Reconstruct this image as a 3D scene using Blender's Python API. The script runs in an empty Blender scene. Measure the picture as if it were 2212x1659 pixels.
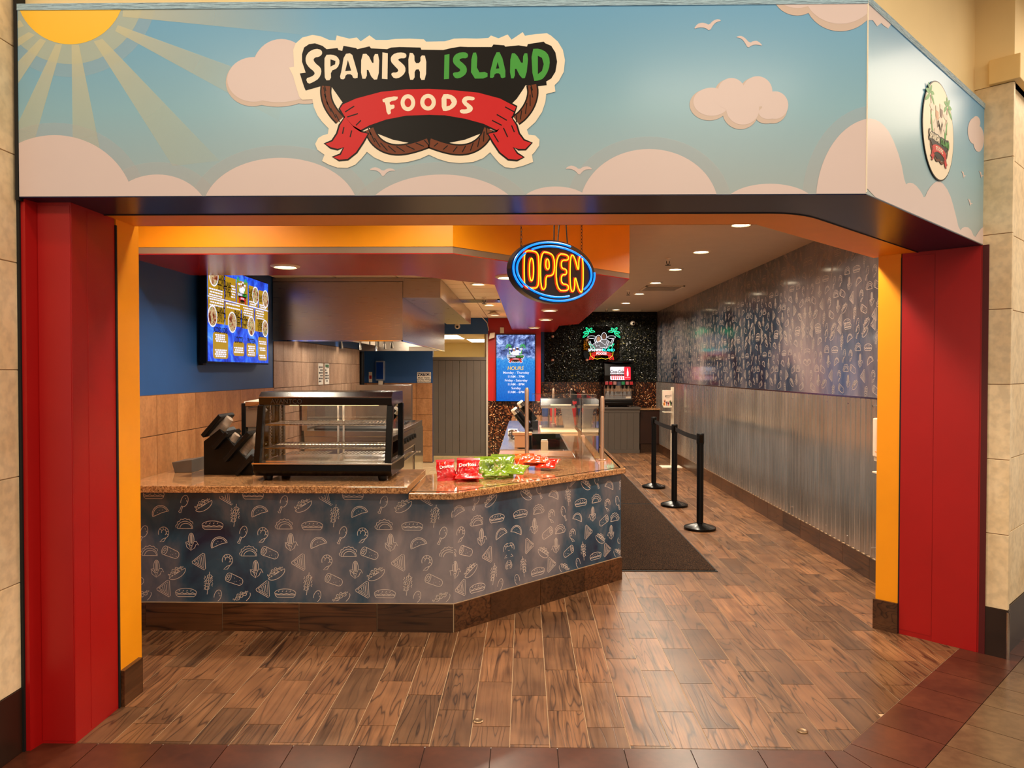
import bpy, math, random
from mathutils import Vector, Matrix, noise as mnoise
from mathutils.geometry import tessellate_polygon
random.seed(7)
SC = bpy.context.scene
COL = bpy.context.collection
PI = math.pi
V = Vector

# ------------------------------------------------------------------ camera
CF, CYAW, CPIT, CROLL, CH = 1592.45, -.0175, -.0169, .0008, 1.6
_f = V((math.sin(CYAW), math.cos(CYAW), 0)); _r = V((math.cos(CYAW), -math.sin(CYAW), 0)); _u = V((0, 0, 1))
CW = _f * math.cos(CPIT) + _u * math.sin(CPIT); _u0 = _u * math.cos(CPIT) - _f * math.sin(CPIT)
CR = _r * math.cos(CROLL) + _u0 * math.sin(CROLL); CU = _u0 * math.cos(CROLL) - _r * math.sin(CROLL)
cd = bpy.data.cameras.new('camera'); cam = bpy.data.objects.new('camera', cd); COL.objects.link(cam)
cd.sensor_width = 36; cd.lens = CF / 2212 * 36; cd.clip_start = .05; cd.clip_end = 100
m = Matrix((CR, CU, -CW)).transposed().to_4x4(); m.translation = V((0, 0, CH)); cam.matrix_world = m
SC.camera = cam

# ------------------------------------------------------------------ world, mall lights, exposure
wd = bpy.data.worlds.new('mall_air'); SC.world = wd; wd.use_nodes = True
bg = wd.node_tree.nodes['Background']; bg.inputs[0].default_value = (1, .86, .70, 1); bg.inputs[1].default_value = .75
SC.view_settings.view_transform = 'Standard'; SC.view_settings.look = 'None'
SC.view_settings.gamma = 1; SC.view_settings.use_curve_mapping = False
SC.view_settings.exposure = .05

def area(name, loc, rot, sx, sy, power, col):
    l = bpy.data.lights.new(name, 'AREA'); l.shape = 'RECTANGLE'; l.size = sx; l.size_y = sy; l.energy = power; l.color = col
    o = bpy.data.objects.new(name, l); COL.objects.link(o); o.location = loc; o.rotation_euler = rot
    return o
MALL = (1, .84, .64)
area('mall_ceiling_light', (-1.6, .5, 3.7), (0, 0, 0), 1.2, .5, 46, MALL)
area('mall_ceiling_light', (1.4, .5, 3.7), (0, 0, 0), 1.2, .5, 46, MALL)
area('mall_cove_light', (-.5, 2.35, 3.66), (0, 0, 0), 4.2, .12, 22, MALL)
area('mall_cove_light', (2.75, 2.95, 3.66), (0, 0, PI / 4), 2.6, .12, 16, MALL)
area('mall_ceiling_light', (4.6, 1.2, 3.7), (0, 0, 0), 1.2, .5, 80, MALL)
area('mall_ceiling_light', (4.15, 4.55, 3.7), (0, 0, PI / 4), 1.9, .8, 30, MALL)
area('mall_ceiling_light', (0, -2.5, 3.7), (0, 0, 0), 3.0, .6, 60, MALL)

# ------------------------------------------------------------------ helpers
def ray(px, py): return CW + CR * ((px - 1106) / CF) - CU * ((py - 829.5) / CF)
def atz(px, py, z=0):
    d = ray(px, py); return V((0, 0, CH)) + d * ((z - CH) / d.z)
def aty(px, py, y):
    d = ray(px, py); return V((0, 0, CH)) + d * (y / d.y)
def atx(px, py, x):
    d = ray(px, py); return V((0, 0, CH)) + d * (x / d.x)

def lin(c):
    r = []
    for x in c[:3]:
        x /= 255; r.append(x / 12.92 if x <= .04045 else ((x + .055) / 1.055) ** 2.4)
    return (*r, 1)

WM = {}
def reg(o, parent, loc=(0, 0, 0), rz=0, rx=0, ry=0):
    COL.objects.link(o); o.parent = parent
    o.location = loc; o.rotation_euler = (rx, ry, rz)
    mm = Matrix.Translation(loc) @ o.rotation_euler.to_matrix().to_4x4()
    WM[o.name] = (WM[parent.name] if parent else Matrix()) @ mm
    return o
def tag(o, label=None, cat=None, group=None, kind=None):
    if label: o['label'] = label
    if cat: o['category'] = cat
    if group: o['group'] = group
    if kind: o['kind'] = kind
    return o
def thing(name, label, cat, loc=(0, 0, 0), rz=0, group=None, rx=0, ry=0):
    o = bpy.data.objects.new(name, None); o.empty_display_size = .1
    reg(o, None, loc, rz, rx, ry)
    return tag(o, label, cat, group)
def copytree(o, parent=None, loc=None, rz=None, label=None):
    c = o.copy(); COL.objects.link(c); c.parent = parent
    if loc is not None: c.location = loc
    if rz is not None: c.rotation_euler = (0, 0, rz)
    if label: c['label'] = label
    for ch in list(o.children): copytree(ch, c)
    return c

class MB:
    def __init__(s): s.v = []; s.f = []
    def add(s, vs, fs):
        n = len(s.v); s.v += [V(p) for p in vs]; s.f += [tuple(i + n for i in f) for f in fs]; return s
    def box(s, x0, y0, z0, x1, y1, z1):
        return s.add([(x0, y0, z0), (x1, y0, z0), (x1, y1, z0), (x0, y1, z0), (x0, y0, z1), (x1, y0, z1), (x1, y1, z1), (x0, y1, z1)],
                     [(0, 3, 2, 1), (4, 5, 6, 7), (0, 1, 5, 4), (1, 2, 6, 5), (2, 3, 7, 6), (3, 0, 4, 7)])
    def prism(s, poly, z0, z1, fr=None):
        n = len(poly); a = sum(poly[i][0] * poly[(i + 1) % n][1] - poly[(i + 1) % n][0] * poly[i][1] for i in range(n))
        if a < 0: poly = poly[::-1]
        g = fr or (lambda x, y, z: V((x, y, z)))
        return s.add([g(p[0], p[1], z0) for p in poly] + [g(p[0], p[1], z1) for p in poly],
                     [tuple(range(n - 1, -1, -1)), tuple(range(n, 2 * n))] + [(i, (i + 1) % n, n + (i + 1) % n, n + i) for i in range(n)])
    def face(s, pts): return s.add(pts, [tuple(range(len(pts)))])
    def cyl(s, p0, p1, r0, r1=None, n=16, caps=True):
        r1 = r0 if r1 is None else r1; p0 = V(p0); p1 = V(p1); d = (p1 - p0).normalized()
        a = d.orthogonal().normalized(); b = d.cross(a)
        vs = []
        for p, r in ((p0, r0), (p1, r1)):
            vs += [p + (a * math.cos(2 * PI * i / n) + b * math.sin(2 * PI * i / n)) * r for i in range(n)]
        fs = [(i, (i + 1) % n, n + (i + 1) % n, n + i) for i in range(n)]
        if caps: fs += [tuple(range(n - 1, -1, -1)), tuple(range(n, 2 * n))]
        return s.add(vs, fs)
    def tube(s, pts, r, n=6, closed=False):
        P = [V(p) for p in pts]; m_ = len(P)
        if m_ < 2: return s
        T = []
        for i in range(m_):
            a = P[i - 1] if (i > 0 or closed) else P[i]; b = P[(i + 1) % m_] if (i < m_ - 1 or closed) else P[i]
            T.append((b - a).normalized())
        nrm = T[0].orthogonal().normalized(); vs = []
        for i in range(m_):
            nrm = (nrm - T[i] * nrm.dot(T[i])).normalized(); bb = T[i].cross(nrm)
            vs += [P[i] + (nrm * math.cos(2 * PI * k / n) + bb * math.sin(2 * PI * k / n)) * r for k in range(n)]
        fs = []
        for i in range(m_ if closed else m_ - 1):
            j = (i + 1) % m_
            fs += [(i * n + k, i * n + (k + 1) % n, j * n + (k + 1) % n, j * n + k) for k in range(n)]
        if not closed: fs += [tuple(range(n - 1, -1, -1)), tuple(range((m_ - 1) * n, m_ * n))]
        return s.add(vs, fs)
    def lathe(s, prof, n=24, c=(0, 0, 0)):
        c = V(c); vs = []; fs = []
        for r, z in prof: vs += [c + V((r * math.cos(2 * PI * i / n), r * math.sin(2 * PI * i / n), z)) for i in range(n)]
        for k in range(len(prof) - 1):
            fs += [(k * n + i, k * n + (i + 1) % n, (k + 1) * n + (i + 1) % n, (k + 1) * n + i) for i in range(n)]
        fs += [tuple(range(n - 1, -1, -1)), tuple(range((len(prof) - 1) * n, len(prof) * n))]
        return s.add(vs, fs)
    def sph(s, c, r, n=14, m_=8):
        r = (r, r, r) if not hasattr(r, '__len__') else r; c = V(c); vs = []; fs = []
        for j in range(m_ + 1):
            t = PI * j / m_
            vs += [c + V((r[0] * math.sin(t) * math.cos(2 * PI * i / n), r[1] * math.sin(t) * math.sin(2 * PI * i / n), r[2] * math.cos(t))) for i in range(n)]
        for j in range(m_): fs += [(j * n + i, (j + 1) * n + i, (j + 1) * n + (i + 1) % n, j * n + (i + 1) % n) for i in range(n)]
        return s.add(vs, fs)
    def flat(s, loops, fr, off=0):
        """filled 2D loops (first outer, others holes) laid on a frame"""
        L = [[V((p[0], p[1], 0)) for p in l] for l in loops]; pts = [p for l in L for p in l]
        tris = tessellate_polygon(L); vs = [fr(p.x, p.y, off) for p in pts]; fs = []
        n0 = fr(0, 0, 1) - fr(0, 0, 0)
        for t in tris:
            a, b, c = (vs[i] for i in t)
            if (b - a).cross(c - a).dot(n0) < 0: t = (t[0], t[2], t[1])
            fs.append(tuple(t))
        return s.add(vs, fs)
    def slab(s, loop, fr, d0, d1):
        """extruded outline (no holes)"""
        s.flat([loop], fr, d1); n = len(loop)
        a = sum(loop[i][0] * loop[(i + 1) % n][1] - loop[(i + 1) % n][0] * loop[i][1] for i in range(n))
        if a < 0: loop = loop[::-1]
        vs = [fr(p[0], p[1], d0) for p in loop] + [fr(p[0], p[1], d1) for p in loop]
        return s.add(vs, [(i, (i + 1) % n, n + (i + 1) % n, n + i) for i in range(n)] + [tuple(range(n - 1, -1, -1))])
    def ribbon(s, pts, w, fr, off=0, closed=False, keep=None):
        P = [V((p[0], p[1])) for p in pts]; m_ = len(P)
        if m_ < 2: return s
        L = []
        for i in range(m_):
            a = P[i - 1] if (i > 0 or closed) else P[i]; b = P[(i + 1) % m_] if (i < m_ - 1 or closed) else P[i]
            t = (b - a)
            t = t.normalized() if t.length > 1e-9 else V((1, 0)); L.append(V((-t.y, t.x)) * w / 2)
        for i in range(m_ if closed else m_ - 1):
            j = (i + 1) % m_
            if keep and not (keep(*P[i]) and keep(*P[j])): continue
            q = [P[i] - L[i], P[j] - L[j], P[j] + L[j], P[i] + L[i]]
            s.add([fr(p.x, p.y, off) for p in q], [(0, 1, 2, 3)])
        return s
    def grid(s, fn, nu, nv):
        vs = [fn(i / nu, j / nv) for j in range(nv + 1) for i in range(nu + 1)]
        return s.add(vs, [(j * (nu + 1) + i, j * (nu + 1) + i + 1, (j + 1) * (nu + 1) + i + 1, (j + 1) * (nu + 1) + i) for j in range(nv) for i in range(nu)])
    def mesh(s, name, mat, smooth=False):
        me = bpy.data.meshes.new(name); me.from_pydata([tuple(p) for p in s.v], [], s.f)
        if mat: me.materials.append(mat)
        if smooth: me.polygons.foreach_set('use_smooth', [True] * len(me.polygons))
        me.update(); return me
    def build(s, name, mat, parent=None, smooth=False, bevel=0, kind=None, world=False, loc=(0, 0, 0), label=None, angle=40):
        if world and parent:
            inv = WM[parent.name].inverted(); s.v = [inv @ p for p in s.v]
        me = s.mesh(name, mat, smooth); o = bpy.data.objects.new(name, me); reg(o, parent, loc)
        if bevel:
            b = o.modifiers.new('bevel', 'BEVEL'); b.width = bevel; b.segments = 2; b.limit_method = 'ANGLE'; b.angle_limit = .6
        if smooth:
            try: me.set_sharp_from_angle(angle=math.radians(angle))
            except Exception: pass
        if kind: o['kind'] = kind
        if label: o['label'] = label
        return o
def top(mb, name, mat, label, cat, group=None, **k):
    """a thing that is one mesh: origin at its base centre"""
    xs = [p.x for p in mb.v]; ys = [p.y for p in mb.v]; zs = [p.z for p in mb.v]
    c = V(((min(xs) + max(xs)) / 2, (min(ys) + max(ys)) / 2, min(zs))); mb.v = [p - c for p in mb.v]
    return tag(mb.build(name, mat, None, loc=c, **k), label, cat, group)
def B(*a): return MB().box(*a)
def frame(o, u, v, n):
    o = V(o); u = V(u); v = V(v); n = V(n)
    return lambda a, b, c=0: o + u * a + v * b + n * c
def ell(cx, cy, rx, ry=None, a0=0, a1=360, n=24, rot=0):
    ry = rx if ry is None else ry; r = math.radians(rot); out = []
    full = abs(a1 - a0) >= 360
    for i in range(n if full else n + 1):
        t = math.radians(a0 + (a1 - a0) * i / n); x = rx * math.cos(t); y = ry * math.sin(t)
        out.append((cx + x * math.cos(r) - y * math.sin(r), cy + x * math.sin(r) + y * math.cos(r)))
    return out
def rrect(x0, y0, x1, y1, r, n=4):
    o = []
    for cx, cy, a in ((x1 - r, y1 - r, 0), (x0 + r, y1 - r, 90), (x0 + r, y0 + r, 180), (x1 - r, y0 + r, 270)):
        o += [(cx + r * math.cos(math.radians(a + 90 * i / n)), cy + r * math.sin(math.radians(a + 90 * i / n))) for i in range(n + 1)]
    return o
def chaikin(p, k=1, closed=True):
    for _ in range(k):
        o = []; n = len(p)
        for i in range(n if closed else n - 1):
            a, b = p[i], p[(i + 1) % n]
            o += [(a[0] * .75 + b[0] * .25, a[1] * .75 + b[1] * .25), (a[0] * .25 + b[0] * .75, a[1] * .25 + b[1] * .75)]
        p = o if closed else [p[0]] + o + [p[-1]]
    return p
def clip(poly, hp):
    """Sutherland-Hodgman; hp = list of (a,b,c): keep a*x+b*y<=c"""
    for a, b, c in hp:
        out = []; n = len(poly)
        for i in range(n):
            p, q = poly[i], poly[(i + 1) % n]; dp = a * p[0] + b * p[1] - c; dq = a * q[0] + b * q[1] - c
            if dp <= 0: out.append(p)
            if (dp < 0) != (dq < 0) and abs(dp - dq) > 1e-12:
                t = dp / (dp - dq); out.append((p[0] + (q[0] - p[0]) * t, p[1] + (q[1] - p[1]) * t))
        poly = out
        if len(poly) < 3: return []
    return poly
def rectclip(poly, x0, y0, x1, y1): return clip(poly, [(1, 0, x1), (-1, 0, -x0), (0, 1, y1), (0, -1, -y0)])
_tc = {}
def text(mb, s, size, fr, x=0, y=0, off=0, align='CENTER', bold=0, shear=0, sx=1, rot=0):
    """flat printed lettering laid on a frame"""
    key = (s, bold, shear)
    if key not in _tc:
        cu = bpy.data.curves.new('lettering', 'FONT'); cu.body = s; cu.size = 1; cu.resolution_u = 3; cu.shear = shear
        cu.offset = bold; cu.fill_mode = 'FRONT'
        ob = bpy.data.objects.new('lettering', cu); me = bpy.data.meshes.new_from_object(ob)
        _tc[key] = ([tuple(p.co) for p in me.vertices], [tuple(p.vertices) for p in me.polygons])
        bpy.data.objects.remove(ob); bpy.data.curves.remove(cu); bpy.data.meshes.remove(me)
    vs, fs = _tc[key]
    if not vs: return mb
    x0 = min(p[0] for p in vs); x1 = max(p[0] for p in vs)
    sh = {'CENTER': (x0 + x1) / 2, 'LEFT': x0, 'RIGHT': x1}[align]; c, d = math.cos(rot), math.sin(rot)
    pts = []
    for p in vs:
        a = (p[0] - sh) * size * sx; b = (p[1] - .35) * size
        pts.append(fr(x + a * c - b * d, y + a * d + b * c, off))
    return mb.add(pts, fs)

# ------------------------------------------------------------------ materials
class NT:
    def __init__(s, name):
        s.m = bpy.data.materials.new(name); s.m.use_nodes = True; s.t = s.m.node_tree; s.n = s.t.nodes; s.l = s.t.links
        s.b = s.n['Principled BSDF']; s.o = s.n['Material Output']
    def N(s, ty, **k):
        n = s.n.new('ShaderNode' + ty)
        for a, b in k.items():
            if a.startswith('i_'): s.put(n, a[2:], b)
            elif a.startswith('i') and a[1:].isdigit(): s.put(n, int(a[1:]), b)
            else: setattr(n, a, b)
        return n
    def put(s, n, k, v):
        i = n.inputs[k.replace('_', ' ') if isinstance(k, str) else k]
        if hasattr(v, 'is_output') or isinstance(v, bpy.types.NodeSocket): s.l.new(v, i)
        else: i.default_value = v
    def math(s, op, a, b=0, c=0):
        n = s.N('Math', operation=op); s.put(n, 0, a); s.put(n, 1, b); s.put(n, 2, c); return n.outputs[0]
    def ramp(s, fac, stops, interp='LINEAR'):
        n = s.N('ValToRGB'); cr = n.color_ramp; cr.interpolation = interp
        while len(cr.elements) < len(stops): cr.elements.new(.5)
        for e, (p, c) in zip(cr.elements, stops): e.position = p; e.color = c if len(c) == 4 else (*c, 1)
        s.l.new(fac, n.inputs[0]); return n.outputs[0]
    def mix(s, f, a, b, ty='MIX'):
        n = s.N('Mix', data_type='RGBA', blend_type=ty); s.put(n, 0, f); s.put(n, 6, a); s.put(n, 7, b); return n.outputs[2]
    def coord(s, which='Object', scale=(1, 1, 1), loc=(0, 0, 0), rot=(0, 0, 0)):
        t = s.N('TexCoord'); mp = s.N('Mapping'); s.l.new(t.outputs[which], mp.inputs[0])
        mp.inputs['Scale'].default_value = scale; mp.inputs['Location'].default_value = loc; mp.inputs['Rotation'].default_value = rot
        return mp.outputs[0]
    def noise(s, vec, scale=5, detail=3, rough=.5, dist=0):
        n = s.N('TexNoise'); s.l.new(vec, n.inputs['Vector']); n.inputs['Scale'].default_value = scale
        n.inputs['Detail'].default_value = detail; n.inputs['Roughness'].default_value = rough; n.inputs['Distortion'].default_value = dist
        return n.outputs[0]
    def bump(s, h, st=.1, d=.01):
        n = s.N('Bump'); n.inputs['Strength'].default_value = st; n.inputs['Distance'].default_value = d; s.l.new(h, n.inputs['Height'])
        s.l.new(n.outputs[0], s.b.inputs['Normal'])
    def set(s, **k):
        for a, b in k.items(): s.put(s.b, a, b)
        return s

def mk(name, c, rough=.5, metal=0, var=.06, vs=6, bump=0, bs=60, bd=.002, coat=0, spec=.5):
    """plain painted / moulded surface with a little procedural mottling"""
    t = NT(name); co = t.coord('Object'); n = t.noise(co, vs, 3)
    l = lin(c); a = tuple(x * (1 - var) for x in l[:3]) + (1,); b = tuple(min(1, x * (1 + var)) for x in l[:3]) + (1,)
    t.set(Base_Color=t.ramp(n, [(.25, a), (.75, b)]), Roughness=rough, Metallic=metal, Coat_Weight=coat, Coat_Roughness=.08, Specular_IOR_Level=spec)
    if bump: t.bump(t.noise(co, bs, 2), bump, bd)
    return t.m
def emit(name, c, st, base=(10, 10, 10), var=0):
    t = NT(name); co = t.coord('Object'); n = t.noise(co, 8, 2); l = lin(c)
    col = t.ramp(n, [(.2, tuple(x * (1 - var) for x in l[:3]) + (1,)), (.8, l)])
    t.set(Base_Color=lin(base), Roughness=.3, Emission_Color=col, Emission_Strength=st); return t.m
def glass(name, tint=(1, 1, 1), rough=0, alpha=.012):
    """thin clear sheet: mostly see-through with a mirror sheen at grazing angles"""
    t = NT(name); tr = t.N('BsdfTransparent'); tr.inputs[0].default_value = (*tint, 1); gl = t.N('BsdfGlossy'); gl.inputs['Roughness'].default_value = rough
    fr = t.N('Fresnel'); fr.inputs[0].default_value = 1.28; n = t.noise(t.coord('Object'), 3, 2)
    f = t.math('ADD', fr.outputs[0], t.math('MULTIPLY', n, alpha))
    mx = t.N('MixShader'); t.l.new(f, mx.inputs[0]); t.l.new(tr.outputs[0], mx.inputs[1]); t.l.new(gl.outputs[0], mx.inputs[2])
    t.l.new(mx.outputs[0], t.o.inputs[0]); return t.m

M = {}
M['red'] = mk('red_paint', (168, 7, 6), .42, bump=.08, bs=160, var=.04)
M['red_dark'] = mk('burgundy_paint', (170, 34, 30), .22, bump=.03, bs=120, var=.05)
M['yellow'] = mk('yellow_paint', (250, 158, 2), .45, bump=.06, bs=160, var=.03)
M['navy'] = mk('navy_paint', (15, 18, 56), .3, var=.1, spec=.25)
M['blue'] = mk('blue_paint', (30, 76, 134), .45, bump=.05, bs=160, var=.04)
M['ceil'] = mk('ceiling_paint', (196, 176, 152), .6, var=.03)
M['greytrim'] = mk('grey_primer', (142, 122, 100), .7, var=.06)
M['cream'] = mk('cream_plaster', (240, 214, 160), .7, var=.02)
M['white'] = mk('white_paint', (232, 222, 205), .5, var=.02)
M['black'] = mk('black_plastic', (5, 4, 4), .42, var=.2, spec=.25)
M['blackmetal'] = mk('black_enamel', (5, 4, 4), .24, var=.2, spec=.22)
M['blackgap'] = mk('black_rubber', (6, 5, 5), .7)
M['grey'] = mk('grey_board_paint', (86, 77, 68), .5, var=.06, vs=3)
M['greytop'] = mk('grey_laminate', (86, 80, 74), .4)
M['chrome'] = mk('chrome', (205, 200, 195), .12, 1, var=.02)
M['bronze'] = mk('brushed_bronze_post', (206, 176, 152), .3, .85, var=.05)
M['grout'] = mk('grout', (170, 142, 110), .9, var=.1, vs=30)
M['joint'] = mk('wall_tile_joint', (92, 62, 40), .9)
M['darkgrout'] = mk('dark_grout', (58, 36, 26), .9, var=.1)
M['darkbase'] = mk('dark_brown_stone', (44, 28, 20), .3, var=.25, vs=5)
M['glass'] = glass('clear_glass')
M['glassw'] = glass('warmer_glass', alpha=.02)
M['ivory'] = mk('ivory_plastic', (226, 212, 190), .4)
M['paper'] = mk('paper', (236, 226, 210), .7)
M['ink'] = mk('black_ink', (14, 12, 12), .5)
M['darkwood'] = mk('dark_walnut_laminate', (46, 22, 12), .35, var=.3, vs=4)

def wood(name, dark, mid, light, k=1.0, rough=.3, ax=0):
    """wood-look porcelain: warped growth rings, tone changes from piece to piece"""
    t = NT(name); tc = t.N('TexCoord'); oi = t.N('ObjectInfo'); ge = t.N('NewGeometry')
    r = t.math('FRACT', t.math('ADD', t.math('MULTIPLY', oi.outputs['Random'], 7.31), t.math('MULTIPLY', ge.outputs['Random Per Island'], 5.77)))
    cx = t.N('CombineXYZ'); t.l.new(t.math('MULTIPLY', r, 37.0), cx.inputs[0]); t.l.new(t.math('MULTIPLY', r, 91.0), cx.inputs[1]); t.l.new(t.math('MULTIPLY', r, 53.0), cx.inputs[2])
    va = t.N('VectorMath', operation='ADD'); t.l.new(tc.outputs['Object'], va.inputs[0]); t.l.new(cx.outputs[0], va.inputs[1])
    mp = t.N('Mapping'); t.l.new(va.outputs[0], mp.inputs[0]); mp.inputs['Scale'].default_value = (.085, 1, 1) if ax else (1, .085, 1)
    r2 = t.math('FRACT', t.math('MULTIPLY', r, 13.7))
    big = t.noise(mp.outputs[0], 8.0 * k, 2.0, .5, .2)
    freq = t.math('ADD', t.math('MULTIPLY', r2, 22), 14)
    lines = t.math('PINGPONG', t.math('MULTIPLY', big, freq), 1)
    ring = t.ramp(lines, [(0, (.05, .05, .05, 1)), (.07, (.35, .35, .35, 1)), (.24, (.9, .9, .9, 1)), (1, (1, 1, 1, 1))])
    mp2 = t.N('Mapping'); t.l.new(va.outputs[0], mp2.inputs[0]); mp2.inputs['Scale'].default_value = (1, .06, 1)
    fine = t.noise(mp2.outputs[0], 60, 3, .6); mp2.inputs['Scale'].default_value = (.035, 1, 1) if ax else (1, .035, 1)
    straight = t.math('GREATER_THAN', t.math('FRACT', t.math('MULTIPLY', r, 17.9)), .45)
    soft = t.noise(va.outputs[0], 4.5, 2)
    base = t.mix(t.ramp(soft, [(.3, (0, 0, 0, 1)), (.7, (1, 1, 1, 1))]), lin(mid), lin(light))
    tone = t.ramp(r, [(0, (.55, .53, .52, 1)), (.25, (.9, .88, .86, 1)), (.5, (1.12, 1.02, .94, 1)), (.68, (.62, .60, .58, 1)), (.85, (1.0, .92, .84, 1)), (1, (1.2, 1.1, 1.0, 1))])
    base = t.mix(1, base, tone, 'MULTIPLY')
    dk = t.mix(1, lin(dark), tone, 'MULTIPLY')
    show = t.ramp(t.math('FRACT', t.math('MULTIPLY', r, 29.3)), [(0, (.25, .25, .25, 1)), (.25, (.85, .85, .85, 1)), (1, (1, 1, 1, 1))])
    g = t.math('MULTIPLY', t.math('SUBTRACT', 1, ring), show)
    c = t.mix(g, base, dk)
    c = t.mix(t.math('ADD', t.math('MULTIPLY', straight, .45), .3), c, t.mix(1, c, t.ramp(fine, [(.36, (.38, .33, .30, 1)), (.5, (.95, .93, .9, 1)), (.62, (1.3, 1.26, 1.2, 1))]), 'MULTIPLY'))
    t.set(Base_Color=c, Roughness=t.math('ADD', t.math('MULTIPLY', fine, .14), rough - .05), Specular_IOR_Level=.5)
    t.bump(t.math('ADD', ring, fine), .12, .002)
    return t.m
M['plank'] = wood('wood_look_floor_tile', (44, 26, 16), (100, 69, 46), (130, 94, 64))
M['basewood'] = wood('wood_look_base_tile', (30, 16, 8), (70, 44, 26), (86, 56, 34), .9)
M['basewood_x'] = wood('wood_look_counter_base_tile', (30, 16, 8), (70, 44, 26), (86, 56, 34), .9, ax=1)
M['plank_far'] = M['plank']

def tile_mat(name, a, b, sc=9, rough=.35, vert=1.0):
    t = NT(name); tc = t.N('TexCoord'); oi = t.N('ObjectInfo')
    cx = t.N('CombineXYZ'); r = oi.outputs['Random']; t.l.new(t.math('MULTIPLY', r, 31.0), cx.inputs[0]); t.l.new(t.math('MULTIPLY', r, 57.0), cx.inputs[2])
    va = t.N('VectorMath', operation='ADD'); t.l.new(tc.outputs['Object'], va.inputs[0]); t.l.new(cx.outputs[0], va.inputs[1])
    mp = t.N('Mapping'); t.l.new(va.outputs[0], mp.inputs[0]); mp.inputs['Scale'].default_value = (1, 1, vert)
    n = t.noise(mp.outputs[0], sc, 4, .6); n2 = t.noise(va.outputs[0], sc * 6, 2)
    c = t.ramp(n, [(.3, lin(a)), (.7, lin(b))])
    c = t.mix(.25, c, t.mix(1, c, t.ramp(n2, [(.35, (.5, .5, .5, 1)), (.6, (1.2, 1.2, 1.2, 1))]), 'MULTIPLY'))
    tone = t.ramp(r, [(0, (.9, .9, .9, 1)), (1, (1.06, 1.06, 1.06, 1))])
    t.set(Base_Color=t.mix(1, c, tone, 'MULTIPLY'), Roughness=rough); t.bump(n2, .05, .002); return t.m
M['tan'] = tile_mat('tan_wall_tile', (150, 98, 56), (186, 132, 84), 7, .4, .35)
M['taupe'] = tile_mat('taupe_wall_tile', (150, 116, 90), (186, 152, 124), 8, .4, .3)
M['kfloor'] = tile_mat('beige_floor_tile', (186, 160, 122), (214, 190, 150), 4, .3)
M['mallred'] = tile_mat('red_brown_floor_tile', (62, 30, 19), (86, 45, 28), 5, .3)
M['mallgrey'] = tile_mat('taupe_floor_tile', (84, 62, 44), (108, 84, 60), 4, .22)
M['stone'] = tile_mat('cream_limestone', (228, 200, 156), (246, 224, 186), 4, .5)

def granite():
    t = NT('speckled_brown_granite'); co = t.coord('Object')
    n = t.noise(co, 62, 4, .8); n2 = t.noise(co, 24, 3, .6); n3 = t.noise(co, 110, 2, .6)
    c = t.ramp(n, [(.34, lin((24, 12, 8))), (.45, lin((104, 60, 34))), (.53, lin((184, 124, 74))), (.64, lin((232, 184, 130)))])
    c = t.mix(.3, c, t.ramp(n2, [(.35, lin((96, 56, 34))), (.65, lin((214, 150, 92)))]))
    c = t.mix(.35, c, t.ramp(n3, [(.4, lin((24, 14, 10))), (.6, lin((226, 180, 130)))]))
    t.set(Base_Color=c, Roughness=.07, Specular_IOR_Level=.6, Coat_Weight=.4, Coat_Roughness=.03); return t.m
M['granite'] = granite()
def steel(name, c=(196, 184, 170), rough=.22, axis=(1, 40, 1), bump=.06, con=.86, rv=.16):
    t = NT(name); co = t.coord('Object', axis); n = t.noise(co, 6, 4, .6)
    l = lin(c); t.set(Base_Color=t.ramp(n, [(.3, tuple(x * con for x in l[:3]) + (1,)), (.7, l)]), Metallic=1,
                      Roughness=t.math('ADD', t.math('MULTIPLY', n, rv), rough - rv / 2)); t.bump(n, bump, .002); return t.m
M['steel'] = steel('brushed_steel', axis=(2, 2, 40))
M['hood'] = steel('hood_steel', (176, 164, 150), .28, (1, 1, 40), .006, .96, .04)
def corr():
    t = NT('galvanised_steel'); co = t.coord('Object', (1, 1, .25)); n = t.noise(co, 5, 4, .6); n2 = t.noise(t.coord('Object', (1, 1, .05)), 14, 3, .6)
    z = t.N('SeparateXYZ'); tc = t.N('TexCoord'); t.l.new(tc.outputs['Object'], z.inputs[0])
    c = t.ramp(n, [(.3, lin((186, 180, 172))), (.7, lin((224, 218, 210)))])
    streak = t.ramp(n2, [(.22, lin((84, 76, 70))), (.36, (1, 1, 1, 1))])
    t.set(Base_Color=t.mix(.3, c, t.mix(1, c, streak, 'MULTIPLY')), Metallic=.84, Roughness=t.math('ADD', t.math('MULTIPLY', n, .12), .13)); return t.m
M['corr'] = corr()
def cloudprint(name, sc, stops, rough, coat=0, zst=.6, wr=0):
    """printed vinyl: smoky navy-to-mauve clouds"""
    t = NT(name); co = t.coord('Object', (1, 1, zst)); n = t.noise(co, sc, 5, .55, .4)
    n2 = t.noise(co, sc * .35, 2, .5); f = t.math('ADD', t.math('MULTIPLY', n, .65), t.math('MULTIPLY', n2, .35))
    t.set(Base_Color=t.ramp(f, stops), Roughness=rough, Coat_Weight=coat, Coat_Roughness=.1)
    if wr: t.bump(t.noise(t.coord('Object', (1, 9, .45)), 3.0, 3, .6), wr, .03)
    return t.m
M['counterprint'] = cloudprint('counter_wrap_print', 3.2, [(.33, lin((20, 32, 60))), (.43, lin((42, 74, 96))), (.53, lin((100, 100, 110))), (.66, lin((142, 132, 134)))], .38, .15)
M['wallprint'] = cloudprint('wall_wrap_print', 1.7, [(.38, lin((20, 27, 44))), (.46, lin((44, 60, 76))), (.55, lin((100, 97, 104))), (.68, lin((152, 140, 138)))], .3, .8, .55, .16)
M['line'] = mk('printed_white_line', (214, 200, 190), .45)
M['line_dim'] = mk('printed_pale_line', (190, 172, 160), .4)

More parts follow.
